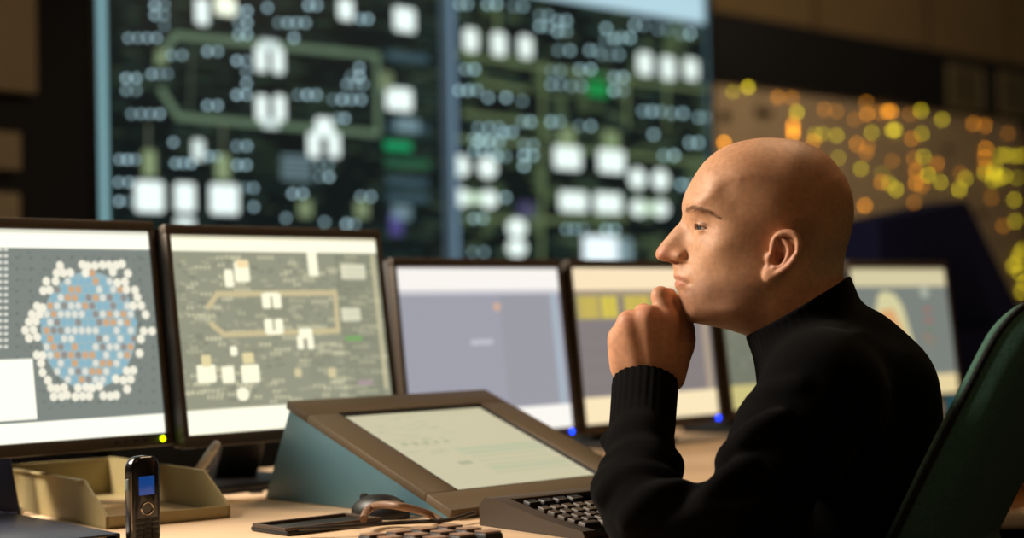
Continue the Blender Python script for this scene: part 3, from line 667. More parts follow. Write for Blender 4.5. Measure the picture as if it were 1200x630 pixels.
def draw_plant(c):                                   # the same diagram as on the display wall, in milky colours of lower contrast
    K = 300/652.0
    def B(x, y, w, h, col, a=1.0, r=1.5): c.box(180+x*K, 250+y*K, w*K, h*K, col, a, r)
    def P(x, y): return c.uv(180+x*K, 250+y*K)
    hi = W_(255,252,222,1.05); mid = W_(208,205,172); low = W_(138,141,120)
    rnd(60, 590, 105, 480, 420, lambda x, y, r: B(x, y, 8+16*r.random(), 4+5*r.random(), W_(126,130,114) if r.random() < .5 else W_(190,188,158), .5), 11)
    def pair(x, y, r):
        for q in range(2+int(r.random()*3)): B(x+q*11, y, 8, 10, mid, .75)
    rnd(70, 560, 110, 480, 140, pair, 12)
    for blk in ((300,240,190,62),(430,392,70,60),(100,350,60,50)): B(*blk, low, .35)
    for L_ in ([(140,238),(162,205),(462,202),(470,298),(180,308),(148,282)],): c.line([P(*p) for p in L_], .022, W_(206,192,150))
    for b in ((192,165,22,45),(405,128,24,62),(508,148,62,38),(503,257,48,35),(287,222,22,38),(314,222,22,38),(293,287,20,38),(320,287,20,38),(135,408,48,46),(190,410,32,42),(247,408,46,46),(204,350,18,24)): B(*b, hi, 1, 2)
    B(225,148,38,52,hi,1,2); B(226,128,30,20,W_(250,226,176)); B(300,206,34,10,hi); B(306,303,34,10,hi); B(387,305,34,26,hi); B(374,328,16,34,hi); B(400,328,16,34,hi)
    B(134,375,24,30,W_(232,218,166)); B(241,368,28,28,W_(232,218,166)); B(455,405,20,25,W_(214,202,160)); B(368,405,18,22,W_(214,202,160))
    a = P(228,460); b = P(244,460); d = P(228,477); c.disc(a[0], a[1], b[0]-a[0], d[1]-a[1], hi)
    c.rect(P(480,300)[0], P(300,104)[1], .97, P(300,488)[1], W_(118,124,104), .35)
    for k in range(24): B(530, 130+k*14, 80, 4, W_(168,166,140), .35)
    B(510,318,44,12,W_(120,176,96),.8); B(540,430,40,14,W_(190,158,176),.5)
    c.rect(.965, .09, .985, .83, W_(206,198,160), .8)
    c.rect(0, 0, 1, P(300,98)[1], W_(255,252,226,1.1)); c.rect(0, 0, 1, .015, W_(214,206,176)); c.rect(0, P(300,489)[1], 1, 1, W_(255,253,228,1.12))
def draw_plain(c):
    K = 280/767.0; P = lambda x, y: c.uv(440+x*K, 290+y*K)
    for k in range(40): c.rect(.02, .16+k*.0165, .93, .163+k*.0165, W_(138,138,150), .35)
    c.rect(.60, .1, .93, .86, W_(146,146,150), .35)
    a = P(390,190); c.disc(a[0], a[1], .025, .026, W_(214,176,150), .9); a = P(342,303); c.rect(a[0]-.07, a[1]-.016, a[0]+.07, a[1]+.016, W_(196,196,206), .9, 2)
    c.rect(.935, .12, .975, .87, W_(168,184,196), .9)
    c.rect(0, 0, 1, .155, W_(250,246,240)); c.rect(0, .135, 1, .165, W_(206,204,210)); c.rect(0, .855, 1, 1, W_(252,249,242)); c.rect(0, 0, 1, .012, W_(180,176,176))
def draw_bars(c):
    K = 240/657.0; P = lambda x, y: c.uv(660+x*K, 290+y*K)
    for k in range(44): c.rect(.03, .34+k*.0128, .93, .342+k*.0128, W_(104,96,100), .4)
    c.rect(.0, .17, .97, .335, W_(162,150,110))
    for u0, u1, col in ((.03,.17,(200,180,92)),(.19,.30,(214,196,84)),(.31,.345,(140,130,120)),(.36,.54,(204,184,88)),(.57,.70,(196,178,90)),(.73,.9,(206,186,90))): c.rect(u0, .185, u1, .325, W_(*col))
    for k in range(9): c.rect(.05+k*.1, .185, .055+k*.1, .325, W_(140,128,96), .6)
    c.rect(.93, .17, .98, .86, W_(172,156,136)); c.rect(0, 0, 1, .145, W_(250,228,190,1.02)); c.rect(0, .145, 1, .17, W_(170,152,130)); c.rect(0, .83, 1, 1, W_(250,230,188,1.02))
def draw_table(c):
    rnd(0, 1, 0, 1, 0, None, 1)
    r = np.random.default_rng(8)
    for k in range(200): u, v = r.random(), .12+.68*r.random(); c.rect(u, v, u+.03+.05*r.random(), v+.012, W_(150,152,134) if r.random() < .5 else W_(96,104,92), .5)
    c.rect(0, 0, 1, .1, W_(226,216,180)); c.rect(0, .83, 1, 1, W_(206,194,128))
def draw_curve(c):
    K = 220/533.0; P = lambda x, y: c.uv(980+x*K, 220+y*K)
    for k in range(30): c.rect(.04, .16+k*.024, .95, .163+k*.024, W_(104,110,106), .5)
    c.poly([P(118,305),P(135,292),P(166,302),(P(188,335)),P(228,468),P(205,470),P(150,425),P(110,360)], W_(214,208,160))
    c.poly([P(124,348),P(160,342),P(200,420),P(212,460),P(165,420),P(118,372)], W_(222,168,112))
    a = P(250,296); c.disc(a[0], a[1], .045, .045, W_(176,184,168), .9)
    for x, y, col in ((258,345,(176,96,80)),(262,376,(180,90,84)),(268,398,(110,132,100)),(256,420,(160,128,96)),(270,432,(156,120,92)),(262,448,(140,138,120))):
        a = P(x, y); c.rect(a[0]-.04, a[1]-.012, a[0]+.04, a[1]+.012, W_(*col), .8)
    c.rect(0, 0, 1, .145, W_(214,204,164)); c.rect(0, .845, 1, 1, W_(232,212,160)); c.rect(0, 0, 1, .02, W_(170,156,120))
YG = ('yellow_green', (.62, 1, .0), 6.0, .955); BL = ('blue', (.0, .05, 1.0), 8.0, .955)
g1, g2 = 'monitors in the near row on the desk', 'monitors in the far row on the desk'
monitor(-.6693, 2.4237, .79, .846, .127, 'monitor at far left showing a blue and white round core map', draw_core, YG, g1, .215, .14, W_(128,136,130))
monitor(-.3457, 2.7056, .785, .841, .135, 'monitor showing a cream plant diagram with looped line, left of the grey plain screen', draw_plant, None, g1, .065, .18, W_(152,153,132))
monitor(-.0358, 3.1195, .777, .796, .11, 'monitor with plain lavender grey screen behind the tilted console', draw_plain, BL, g2, .03, .2, W_(162,162,174), .1)
monitor(.2812, 3.4377, .778, .796, .10, 'monitor with a row of yellow bars behind the raised fist', draw_bars, BL, g2, .03, .2, W_(136,128,128), .1)
monitor(.6045, 3.7491, .776, .800, .117, 'monitor with dim green screen between the chin and the chest of the man', draw_table, None, g2, .03, .2, W_(118,122,106), .1)
monitor(.9419, 4.0456, .776, .799, .103, 'monitor behind the neck of the man showing a pale orange curve', draw_curve, None, g2, .03, .2, W_(124,130,124), .1)
# ------------------------------------------------------------------ display wall: two panels edge to edge
ND = -5.268
U45 = np.array([1, 1, 0])/math.sqrt(2); N45 = np.array([1, -1, 0])/math.sqrt(2); Z = np.array([0, 0, 1.0])
def wallp(a, n, z): return U45*a+N45*n+Z*z
A0, A1, A2, ZB, ZT = 3.222, 4.915, 6.682, .72, 2.62
dw = empty('video_wall', wallp((A0+A2)/2, ND, 0), PI/4)
tag(dw, 'large dark display wall with glowing plant diagrams behind the monitors', 'display screen')
def hash01(q): return (math.sin(q[0]*12.9898+q[1]*78.233)*43758.5453) % 1.0
def draw_left(c):
    K = 1/2.25
    def B(x, y, w, h, col, a=1.0, r=1.5): k_ = .86 if col is hi else 1; c.box(100+x*K, y*K, w*K*k_, h*K*k_, col, a, r)
    P = lambda x, y: c.uv(100+x*K, y*K)
    hi = (.95, 1.1, 1.06); mid = (.22, .35, .40); pt = (1.15, 1.75, 1.95); yg = (.24, .32, .17); dk = W_(30,48,42)
    rnd(60, 790, -260, 900, 520, lambda x, y, r: B(x, y, 14+44*r.random(), 7, W_(40,62,56) if r.random() < .7 else W_(58,76,58), .6), 21)
    rnd(800, 950, -260, 760, 240, lambda x, y, r: B(x, y, 20+60*r.random(), 6, W_(34,58,54) if r.random() < .7 else W_(64,80,64), .6), 22)
    for b in ((150,215,170,30),(335,190,110,110),(520,180,90,60),(620,270,170,60),(480,430,90,50),(350,330,80,60)):
        for k in range(4): B(b[0], b[1]-b[3]/2+k*b[3]/3, b[2], 5, W_(52,72,56), .6)
    c.line([P(190,165), P(235,92), P(770,147), P(772,352), P(245,308), P(200,238)], .0145, W_(98,122,98))
    c.line([P(165,330), P(165,480)], .006, W_(96,104,84)); c.line([P(362,330), P(362,430)], .006, W_(96,104,84)); c.line([P(280,130), P(275,300)], .005, W_(70,86,70))
    for b in ((307,30,40,80),(687,25,44,64),(842,52,64,72),(828,262,80,68),(463,155,34,78),(508,160,34,78),(465,285,34,78),(512,285,34,78),(603,382,36,74),(656,382,36,74),(168,518,88,95),(262,520,62,88),(366,525,88,92)): B(*b, hi, 1, 3)
    B(369,15,54,50,(1.1,1.2,.95),1,3); B(485,118,50,24,(.7,.85,.82)); B(488,326,44,22,(.7,.85,.82)); B(630,330,52,44,hi,1,3); B(630,352,60,20,hi); B(297,395,30,54,(.75,.9,.85),1,2); B(262,586,50,26,(.8,.95,.92))
    B(168,430,34,66,yg); B(362,440,36,66,yg); B(580,550,36,44,yg,.8); B(730,552,36,44,yg,.8); B(795,215,30,50,yg,.7); B(200,150,30,40,yg,.7)
    M = ((195,40,50,80),(415,60,45,95),(545,60,95,34),(735,50,42,36),(600,14,44,36),(480,20,34,30),(150,100,100,34),(240,145,60,38),(335,135,54,34),(195,195,64,34),(120,222,54,64),(158,300,100,34),(335,278,54,34),(412,205,50,120),(585,250,74,34),(690,262,100,34),(712,190,44,46),(712,222,64,30),(675,312,36,30),(218,375,54,32),(412,385,54,32),(110,420,64,34),(258,430,64,34),(335,412,40,30),(412,435,48,34),(100,480,54,32),(432,495,44,32),(100,530,48,32),(432,545,48,32),(630,450,50,64),(560,510,54,34),(740,518,54,34),(518,575,44,40),(620,585,44,34),(700,590,44,34),(550,100,34,30))
    for x, y, w, h in M:
        nx = max(1, int(round(w/24))); ny = max(1, int(round(h/30)))
        for i in range(nx):
            for j in range(ny):
                q = (x-w/2+(i+.5)*w/nx, y-h/2+(j+.5)*h/ny)
                if hash01((q[1], q[0])) < .10: continue
                a = P(*q); b = P(q[0]+5.0, q[1]); d = P(q[0], q[1]+5.0); f_ = .5+.9*hash01(q); c.disc(a[0], a[1], b[0]-a[0], d[1]-a[1], tuple(v*f_ for v in pt))
    for k in range(5): B(557, 414+k*14, 82, 8, (.16, .25, .28))
    B(825,385,72,22,(.01,.32,.12)); B(850,430,120,22,(.02,.10,.05))
    for y in (150,335,480,520): B(850, y, 110, 20, (.05,.10,.13), .8)
    B(820,590,34,60,(.07,.06,.22)); B(850,330,60,34,mid,.7); B(835,560,50,40,mid,.6)
    for y in (-40,-90,-150,-200):
        for x in (130,260,420,560,700,850): B(x, y, 60, 30, mid, .6)
    c.rect(0, .0, 1, .05, (.7,.9,.95)); c.rect(0, .84, 1, .97, (.6,.75,.75))
    a = c.uv(114, 130)[0]; b = c.uv(124.5, 130)[0]; c.rect(0, 0, b, 1, (.24,.46,.50)); c.rect(.975, 0, 1, 1, (.05,.08,.10))
def draw_right(c):
    K = 1/2.033
    def B(x, y, w, h, col, a=1.0, r=1.5): k_ = .82 if col is hi else 1; c.box(420+x*K, y*K, w*K*k_, h*K*k_, col, a, r)
    P = lambda x, y: c.uv(420+x*K, y*K)
    hi = (.93, 1.08, 1.02); mid = (.18, .30, .34); pt = (1.0, 1.58, 1.70); yg = (.20, .28, .14)
    rnd(240, 840, -100, 900, 520, lambda x, y, r: B(x, y, 12+40*r.random(), 7, W_(44,70,62) if r.random() < .6 else W_(84,104,72), .6), 31)
    for pts in ([(440,150),(436,620)], [(240,130),(640,190),(840,215)], [(250,270),(420,292)], [(640,180),(640,300)], [(240,330),(420,345)], [(300,200),(400,215)], [(480,350),(840,390)], [(250,520),(430,525),(640,520)], [(330,20),(330,80)], [(735,110),(735,300)]): c.line([P(*p) for p in pts], .014, W_(100,118,80), .85)
    rnd(240, 840, 0, 620, 46, lambda x, y, r: B(x, y, 26, 60*r.random()+10, W_(84,104,70), .5), 32)
    for b in ((267,95,42,66),(334,105,42,68),(398,112,40,64),(683,152,42,66),(738,162,40,66),(793,165,40,60)): B(*b, hi, .95, 5)
    for x, y, w, h in ((242,395,26,30),(307,399,26,30),(665,425,23,29),(720,428,23,29),(377,543,27,27),(377,590,27,25),(244,470,25,25),(310,474,25,25),(668,495,23,24),(720,497,23,24)):
        w *= .84; h *= .84; a = P(x, y); b = P(x+w, y); d = P(x, y+h); c.disc(a[0], a[1], b[0]-a[0], d[1]-a[1], hi)
    B(277,472,40,26,(.6,.8,.6)); B(694,496,40,24,(.6,.8,.6))
    for b in ((498,376,78,66),(603,384,76,66),(512,480,80,58),(595,484,78,58)): B(*b, hi, 1, 4)
    B(577,597,82,70,(.95,1.1,1.15),1,2); B(635,602,34,66,(.2,.3,.33))
    B(498,325,34,44,yg); B(603,334,34,44,yg); B(486,333,60,14,yg,.6)
    for x, y, w, h in ((442,50,40,50),(485,62,40,50),(600,80,40,50),(637,90,40,40),(250,10,36,30),(318,10,44,36),(380,15,44,36),(265,165,44,40),(330,232,64,36),(400,240,40,40),(260,215,64,30),(470,185,45,64),(540,165,54,36),(520,205,50,34),(620,200,44,64),(600,130,64,40),(490,120,54,40),(310,320,74,64),(355,315,40,40),(400,290,40,36),(405,370,44,74),(295,345,64,60),(340,372,40,40),(700,265,64,40),(760,270,54,40),(820,280,34,40),(670,60,44,40),(725,70,44,40),(780,80,44,40),(480,290,64,40),(540,300,54,40),(690,320,54,40),(515,545,60,34),(590,547,64,30),(285,600,54,40),(285,520,44,40),(780,440,40,40),(740,370,50,40),(340,470,40,40),(800,340,40,40),(560,120,36,36)):
        nx = max(1, int(round(w/22))); ny = max(1, int(round(h/28)))
        for i in range(nx):
            for j in range(ny):
                q = (x-w/2+(i+.5)*w/nx, y-h/2+(j+.5)*h/ny)
                if hash01((q[1], q[0])) < .10: continue
                a = P(*q); b = P(q[0]+5.0, q[1]); d = P(q[0], q[1]+5.0); f_ = .45+.9*hash01(q); c.disc(a[0], a[1], b[0]-a[0], d[1]-a[1], tuple(v*f_ for v in pt))
    B(570,213,50,34,(.01,.26,.06)); B(570,180,40,14,(.01,.2,.05),.7); B(400,500,40,40,(.07,.06,.16),.7)
    vt = 1-(2.4335-ZB)/(ZT-ZB); c.rect(0, 0, 1, vt, (.46, .68, .78)); c.rect(0, 0, 1, vt*.35, (.42,.62,.72))
    c.rect(0, 0, .022, 1, (.13,.22,.30)); c.rect(.985, 0, 1, 1, (.05,.10,.12))
for (a0, a1, fn) in ((A0, A1, draw_left), (A1, A2, draw_right)):
    c = Canvas(380, 418, W_(9,20,21), plane_frame(wallp(a0, ND, ZB), U45, Z, a1-a0, ZT-ZB)); fn(c)
    o = c.mesh('screen_panel', a1-a0-.004, ZT-ZB, M_wallscreen, dw, 0, None, ((a0+a1)/2-(A0+A2)/2, 0, ZB))
    o['label'] = 'left panel with a looped line diagram' if fn is draw_left else 'right panel with a pale blue header band'
mb = MB(); wd = A2-A0
for zc, hh in ((ZT+.03, .06), (ZB-.03, .06)): mb.box((0, .03, zc), (wd+.06, .08, hh), bev=.005)
for sx in (-1, 1): mb.box((sx*(wd/2+.016), .03, (ZT+ZB)/2), (.028, .08, ZT-ZB+.1), bev=.005)
mb.build('frame', M_dark, dw)
mb = MB(); mb.box((0, .075, (ZT+ZB)/2), (wd, .10, ZT-ZB), bev=.01); mb.box((0, .03, ZB/2-.03), (wd, .14, ZB-.06), bev=.01); mb.build('cabinet', M_dark, dw)
# ------------------------------------------------------------------ mimic panel to the right of it
M_board = mat('tan_board', S(188,166,134), .75, noise=.12, scale=6)
NP = -5.42
mp = empty('mimic_panel', wallp(8.4, NP, 0), PI/4); tag(mp, 'tan mimic panel full of yellow and orange indicator lamps right of the display wall', 'control panel')
AP = 8.4
mb = MB(); mb.box((0, .03, 1.4), (3.36, .06, 1.58), bev=.004)
mb.build('board', M_board, mp)
mb = MB(); mb.box((0, .05, .30), (3.36, .10, .62), bev=.01); mb.build('plinth', M_dark, mp)
LAMPS = """Y 80 100 .5;Y 117 88 1;Y 237 150 .9;Y 300 203 .6;Y 335 207 .7;Y 395 289 .7;Y 421 200 .7;Y 472 194 1;Y 480 194 .9;Y 543 146 .9;Y 595 168 .8;Y 545 203 .7;Y 549 260 .8;Y 560 304 1;Y 591 322 .8;Y 637 340 1;Y 652 313 .8;Y 482 340 .9;Y 416 455 .6;Y 403 486 .9;Y 773 365 .8;Y 775 418 .8;Y 340 262 .5;Y 770 527 .9;Y 785 500 .9;Y 700 300 .8;Y 722 300 .9;Y 735 312 .9;Y 750 308 .8;Y 780 312 .5;Y 726 285 .8;Y 720 318 .8;Y 465 325 .7;Y 740 255 .7;Y 755 255 .7;Y 775 258 .7;Y 792 256 .7;Y 280 205 .5;Y 785 545 .9;Y 797 570 .8;Y 790 592 .9;Y 780 520 .7;Y 793 486 .7;Y 446 300 .3;O 58 225 1.3;O 190 113 .6;O 225 115 .5;O 228 178 .9;O 228 190 1.1;O 228 205 1.4;O 278 222 .8;O 305 143 .5;O 335 148 .4;O 408 125 .5;O 410 155 .8;O 378 168 .4;O 460 148 1.1;O 470 148 1;O 385 228 .7;O 412 235 .5;O 440 150 .5;O 472 270 .4;O 520 215 .7;O 525 265 .5;O 530 295 .8;O 530 325 .8;O 545 332 .6;O 582 277 .7;O 445 322 .7;O 404 380 1;O 526 372 .5;O 672 178 .7;O 700 183 .7;O 702 240 .9;O 700 262 .8;O 700 287 .6;O 716 360 .4;O 757 202 .4;O 515 155 .4;O 745 430 .5;O 408 250 .5;O 378 430 .3;O 640 300 .4"""
M_lens = {}
def lens_mat(k, s):
    q = (k, round(s, 1))
    if q not in M_lens: M_lens[q] = mat('lamp_lens_%s_%d' % ('yellow' if k == 'Y' else 'orange', int(q[1]*10)), (.05, .04, .02), .3, emit=(.80, .66, .02) if k == 'Y' else (1.0, .36, .015), estr=7.0*q[1]**1.3)
    return M_lens[q]
mb = MB(); mb.ball((0, 0, 0), .0105, (1, .55, 1), n=14); lens0 = mb.build('indicator_lamp', lens_mat('Y', 1), mp); first = True
for it in LAMPS.split(';'):
    k, x, y, s = it.split(); p = on_n(820+float(x)/2.1, 60+float(y)/2.1, NP); s = float(s)
    me = lens0.data
    o = lens0 if first else lens0.copy()
    if not first: C.objects.link(o)
    first = False
    o.parent = mp; o.location = (p@U45-AP, -.006, p[2])
    o.data = me.copy(); o.data.materials.clear(); o.data.materials.append(lens_mat(k, s)); o['label'] = 'yellow lamp' if k == 'Y' else 'orange lamp'
# small dark instruments set in the board
for (x, y, w, h) in ((155,152,60,18),(870,120,30,14),(60,160,30,20),(320,320,40,10),(610,240,36,12),(690,400,30,16),(250,250,26,12)):
    p = on_n(820+x/2.1, 60+y/2.1, NP); mb = MB(); mb.box((0, 0, 0), (w*.0024, .016, h*.0024), bev=.003); mb.build('nameplate', mat('dark_plate', S(70,56,42), .6), mp, loc=(p@U45-AP, -.004, p[2]))
# ------------------------------------------------------------------ the room
def structure(o): o['kind'] = 'structure'; return o
M_wall = mat('brown_wall', S(128,106,70), .85, noise=.08, scale=3)
M_floor = mat('grey_carpet', S(60,58,56), .95, noise=.2, scale=60, bump=.3, bscale=400)
mb = MB(); mb.box((0, 0, 1.7), (12, .12, 3.4)); w = structure(mb.build('wall_back', M_wall, None)); w.location = wallp(6.6, -5.6, 0); w.rotation_euler = (0, 0, PI/4)
mb = MB(); mb.box((2, 4, -.03), (14, 14, .06)); structure(mb.build('floor', M_floor, None))
# dark band above the mimic panel and seams of the wall boards
M_band = mat('black_band', S(14,14,15), .7)
mb = MB(); mb.box((0, 0, 0), (5.2, .20, .352), bev=.006); b = structure(mb.build('trim_1', M_band, None)); b.location = wallp(9.345, -5.47, 2.365); b.rotation_euler = (0, 0, PI/4)
k = 2
for px in (956, 1087, 1180):
    p = on_n(px, 15, -5.53); mb = MB(); mb.box((0, 0, 0), (.03, .012, .75)); b = structure(mb.build('trim_%d' % k, mat('seam', S(92,72,46), .8), None)); b.location = wallp(p@U45, -5.536, 2.95); b.rotation_euler = (0, 0, PI/4); k += 1
M_vent = mat('vent_metal', S(120,108,80), .6)
def grille(px0, px1, py, label):
    p0 = on_n(px0, py, -5.36); p1 = on_n(px1, py, -5.36); c0 = (p0+p1)/2; wd_ = np.linalg.norm((p1-p0)[:2])
    r = empty('wall_grille', wallp(c0@U45, -5.36, c0[2]), PI/4); tag(r, label, 'vent', 'grilles in the black band')
    mb = MB(); hh = .25
    for s_ in (-1, 1): mb.box((s_*wd_/2, 0, 0), (.02, .02, hh), bev=.003); mb.box((0, 0, s_*hh/2), (wd_+.02, .02, .02), bev=.003)
    mb.build('frame', M_vent, r)
    mb = MB()
    for q in range(6): mb.box((0, .004, -hh/2+.025+q*.04), (wd_, .008, .028), R3('X', .5))
    mb.build('slats', M_vent, r)
grille(1113, 1151, 103, 'square brown grille in the black band, left of the two')
grille(1172, 1215, 112, 'square brown grille in the black band, cut by the right edge of the photo')
# navy cabinet with a slanted side behind the last monitor
M_navy = mat('navy_metal', S(21,23,50), .9, spec=.1)
pts = [on_n(1030, 257, -2.75), on_n(1135, 234, -2.75), on_n(1197, 362, -2.75), on_n(1240, 452, -2.75)]
q = [(p@U45, p[2]) for p in pts]; a_mid = q[0][0]
nb_ = empty('equipment_cabinet', wallp(a_mid, -2.75, 0), PI/4); tag(nb_, 'dark navy cabinet with a slanted top and side behind the monitor at right', 'cabinet')
outl = [(q[0][0]-a_mid, 0), (q[0][0]-a_mid, q[0][1]), (q[1][0]-a_mid, q[1][1]), (q[2][0]-a_mid, q[2][1]), (q[3][0]-a_mid, q[3][1]), (q[3][0]-a_mid, 0)]
t = MB(); t.prism([(x, z) for x, z in outl], 0, .14, .012)
for v in t.bm.verts: v.co = Vector((v.co.x, v.co.z, v.co.y))
bmesh.ops.recalc_face_normals(t.bm, faces=t.bm.faces[:])
t.build('body', M_navy, nb_)
mb = MB(); mb.prism([(outl[1][0]+.06, outl[1][1]-.10), (outl[2][0]-.03, outl[2][1]-.10), (outl[2][0]+.12, .95), (outl[1][0]+.06, .95)], -.004, .006, .001)
for v in mb.bm.verts: v.co = Vector((v.co.x, v.co.z, v.co.y))
bmesh.ops.recalc_face_normals(mb.bm, faces=mb.bm.faces[:])
mb.build('front_panel', M_navy, nb_)
# dark rack with pale modules left of the display wall
NR = -5.1
ra = [on_n(px, 120, NR)@U45 for px in (-170, 106)]
rk = empty('equipment_rack', wallp((ra[0]+ra[1])/2, NR, 0), PI/4); tag(rk, 'dark equipment rack with pale beige modules left of the display wall', 'rack')
rw = ra[1]-ra[0]
mb = MB(); mb.box((0, .2, 1.4), (rw, .4, 2.8), bev=.01); mb.build('body', mat('dark_navy_metal', S(17,18,26), .6), rk)
M_mod = mat('beige_module', S(182,168,138), .7)
def zpx(px, py, n): return on_n(px, py, n)
for (x0, x1, y0, y1, nm) in ((-150, 42, -40, 110, 'cabinet_module'), (-150, 24, 155, 200, 'module'), (-150, 23, 226, 262, 'module')):
    nn = NR+.05; p0 = on_n(x0, (y0+y1)/2, nn); p1 = on_n(x1, (y0+y1)/2, nn); zt = on_n(x1, y0, nn)[2]; zb_ = on_n(x1, y1, nn)[2]
    mb = MB(); mb.box(((p0@U45+p1@U45)/2-(ra[0]+ra[1])/2, -.03, (zt+zb_)/2), (p1@U45-p0@U45, .06, zt-zb_), bev=.008)
    if nm == 'cabinet_module': mb.box(((p0@U45+p1@U45)/2-(ra[0]+ra[1])/2, -.063, zt-.10), (p1@U45-p0@U45-.1, .008, .015), bev=.003)
    mb.build(nm, M_mod, rk)
# ------------------------------------------------------------------ the desk
M_desk = mat('pale_beech', S(230,200,164), .55, noise=.06, scale=9)
M_edge = mat('desk_edge', S(190,160,120), .5)
dk = empty('desk', (0, 2.9, 0)); tag(dk, 'long pale beech desk carrying both rows of monitors', 'desk')
poly = [(-1.35,1.70),(.08,1.70),(.17,1.76),(.23,1.87),(.255,2.0),(.255,2.42),(.27,2.52),(.32,2.62),(1.62,3.92),(1.32,4.93),(-1.35,2.256)]
mb = MB(); mb.prism([(x, y-2.9) for x, y in poly], .71, .7396, .003); mb.build('desktop', M_desk, dk)
for (x, y) in ((-1.2, 2.0), (.0, 3.2), (1.2, 4.3)):
    mb = MB(); mb.box((x, y-2.9, .355), (.05, .50, .71), R3('Z', PI/4), bev=.006); mb.build('leg_panel', M_dark, dk)
mb = MB(); mb.box((0.05, 3.5-2.9, .42), (3.3, .025, .5), R3('Z', PI/4), bev=.003); mb.build('back_panel', M_dark, dk)
p = on_z(300, 577, .74); mb = MB(); mb.cyl((p[0], p[1]-2.9, .7406), .011, .003, n=20); mb.build('cable_grommet', M_dark, dk)
# low table behind the chair
p = on_z(1190, 599, .62); sd = empty('side_table', (p[0]+.2, p[1]+.32, 0), .0); tag(sd, 'low beech table with pale edge right of the chair', 'table')
mb = MB(); mb.box((0, 0, .606), (.9, .64, .028), bev=.004); mb.build('tabletop', M_desk, sd)
for sx in (-1, 1):
    for sy in (-1, 1): mb = MB(); mb.box((sx*.41, sy*.28, .296), (.04, .04, .592), bev=.004); mb.build('leg', M_dark, sd)
mb = MB(); mb.box((0, -.322, .606), (.9, .006, .03), bev=.001); mb.build('edge_band', mat('pale_edge', S(214,200,176), .5), sd)
# ------------------------------------------------------------------ slanted console with a built-in screen
yaw = .727; cu = np.array([math.cos(yaw), math.sin(yaw)])
M_teal = mat('teal_metal', S(86,126,140), .45, noise=.04, scale=20)
M_brown = mat('brown_frame', S(92,77,55), .55)
cw, cd, chh, tb = .3853, .4447, .1417, .0702
cs = empty('control_console', (-.3848, 2.6113, .74), yaw); tag(cs, 'slanted desktop console with teal sides and a pale built-in screen', 'console')
mb = MB(); fz = .008                                   # side profile: back foot, back top, front top, front foot (y runs away from the viewer)
mb.hexa([(0, 0, 0), (cw, 0, 0), (cw, -cd, 0), (0, -cd, 0), (0, -tb, chh-.006), (cw, -tb, chh-.006), (cw, -cd, fz-.004), (0, -cd, fz-.004)], .002)
mb.build('body', M_teal, cs)
sl_v = Vector((0, -(cd-tb), fz-chh)); sl_len = sl_v.length; ang = math.atan2(chh-fz, cd-tb)
top = empty('tmp', (0, 0, 0)); bpy.data.objects.remove(top)
bz = .0524
mb = MB()
Rt = R3('X', ang)
def on_face(s, t_, d_=0): return Vector((s, -tb, chh))+sl_v.normalized()*t_+Vector((0, -math.sin(ang), math.cos(ang)))*d_
for (s0, s1, t0, t1) in ((-.003, cw+.003, -.004, bz), (-.003, cw+.003, sl_len-bz, sl_len+.004), (-.003, bz, bz, sl_len-bz), (cw-bz, cw+.003, bz, sl_len-bz)):
    mb.box(on_face((s0+s1)/2, (t0+t1)/2, .0015), (s1-s0, t1-t0, .013), Rt, bev=.0022)
mb.build('screen_frame', M_brown, cs)
mb = MB()
for (s0, s1, t0, t1) in ((bz-.001, cw-bz+.001, bz-.001, bz+.005), (bz-.001, cw-bz+.001, sl_len-bz-.005, sl_len-bz+.001), (bz-.001, bz+.005, bz, sl_len-bz), (cw-bz-.005, cw-bz+.001, bz, sl_len-bz)):
    mb.box(on_face((s0+s1)/2, (t0+t1)/2, .0035), (s1-s0, t1-t0, .004), Rt)
mb.build('recess_shadow_strip', M_dark, cs)  # dark strips standing for the shadow line around the recessed screen
def draw_console(c):
    r = np.random.default_rng(4)
    for k in range(46): u, v = .05+.45*r.random(), .05+.5*r.random(); c.rect(u, v, u+.02+.06*r.random(), v+.012, W_(164,170,128), .35)
    for k in range(7): c.rect(.42, .52+k*.05, .95, .53+k*.05, W_(160,176,140), .55)
    c.rect(.38, .50, .97, .60, W_(176,190,158), .4); c.rect(.42, .74, .95, .80, W_(176,188,156), .4)
    c.rect(.28, .66, .37, .70, W_(150,160,130), .6)
    for k in range(5): c.rect(.12+k*.07, .40, .155+k*.07, .43, W_(140,156,116), .55)
c = Canvas(120, 120, W_(202,196,164,1.0), None); draw_console(c)
sc_ = c.mesh('screen', cw-2*bz+.002, sl_len-2*bz+.002, M_screen, cs)
f_ = on_face(cw/2, sl_len-bz, .002); sc_.location = f_; sc_.rotation_euler = (ang-PI/2, 0, 0)
# ------------------------------------------------------------------ keyboard, keypad, mouse, cables
M_key = mat('dark_brown_plastic', S(62,50,38), .5); M_keycap = mat('keycap', S(66,54,42), .5)
kb0 = on_z(562, 615, .74); kyaw = math.radians(37)
kb = empty('keyboard', kb0, kyaw); tag(kb, 'dark brown wedge keyboard in front of the slanted console', 'keyboard')
KW, KD = .25, .21
prof = [(0, 0), (0, .026), (-.012, .036), (-.03, .037), (-.07, .030), (-.13, .019), (-.19, .012), (-KD, .010), (-KD-.004, .004), (-KD, 0)]
def lofted(prof, x0, x1):
    b = MB(); a = [b.bm.verts.new((x0, y, z)) for y, z in prof]; e = [b.bm.verts.new((x1, y, z)) for y, z in prof]; n = len(prof)
    b.bm.faces.new(a); b.bm.faces.new(e[::-1])
    for i in range(n): b.bm.faces.new((a[i], e[i], e[(i+1) % n], a[(i+1) % n]))
    bmesh.ops.recalc_face_normals(b.bm, faces=b.bm.faces[:]); return b
low = [(y, max(0, z-.012) if z > .011 else z*.7) for y, z in prof]
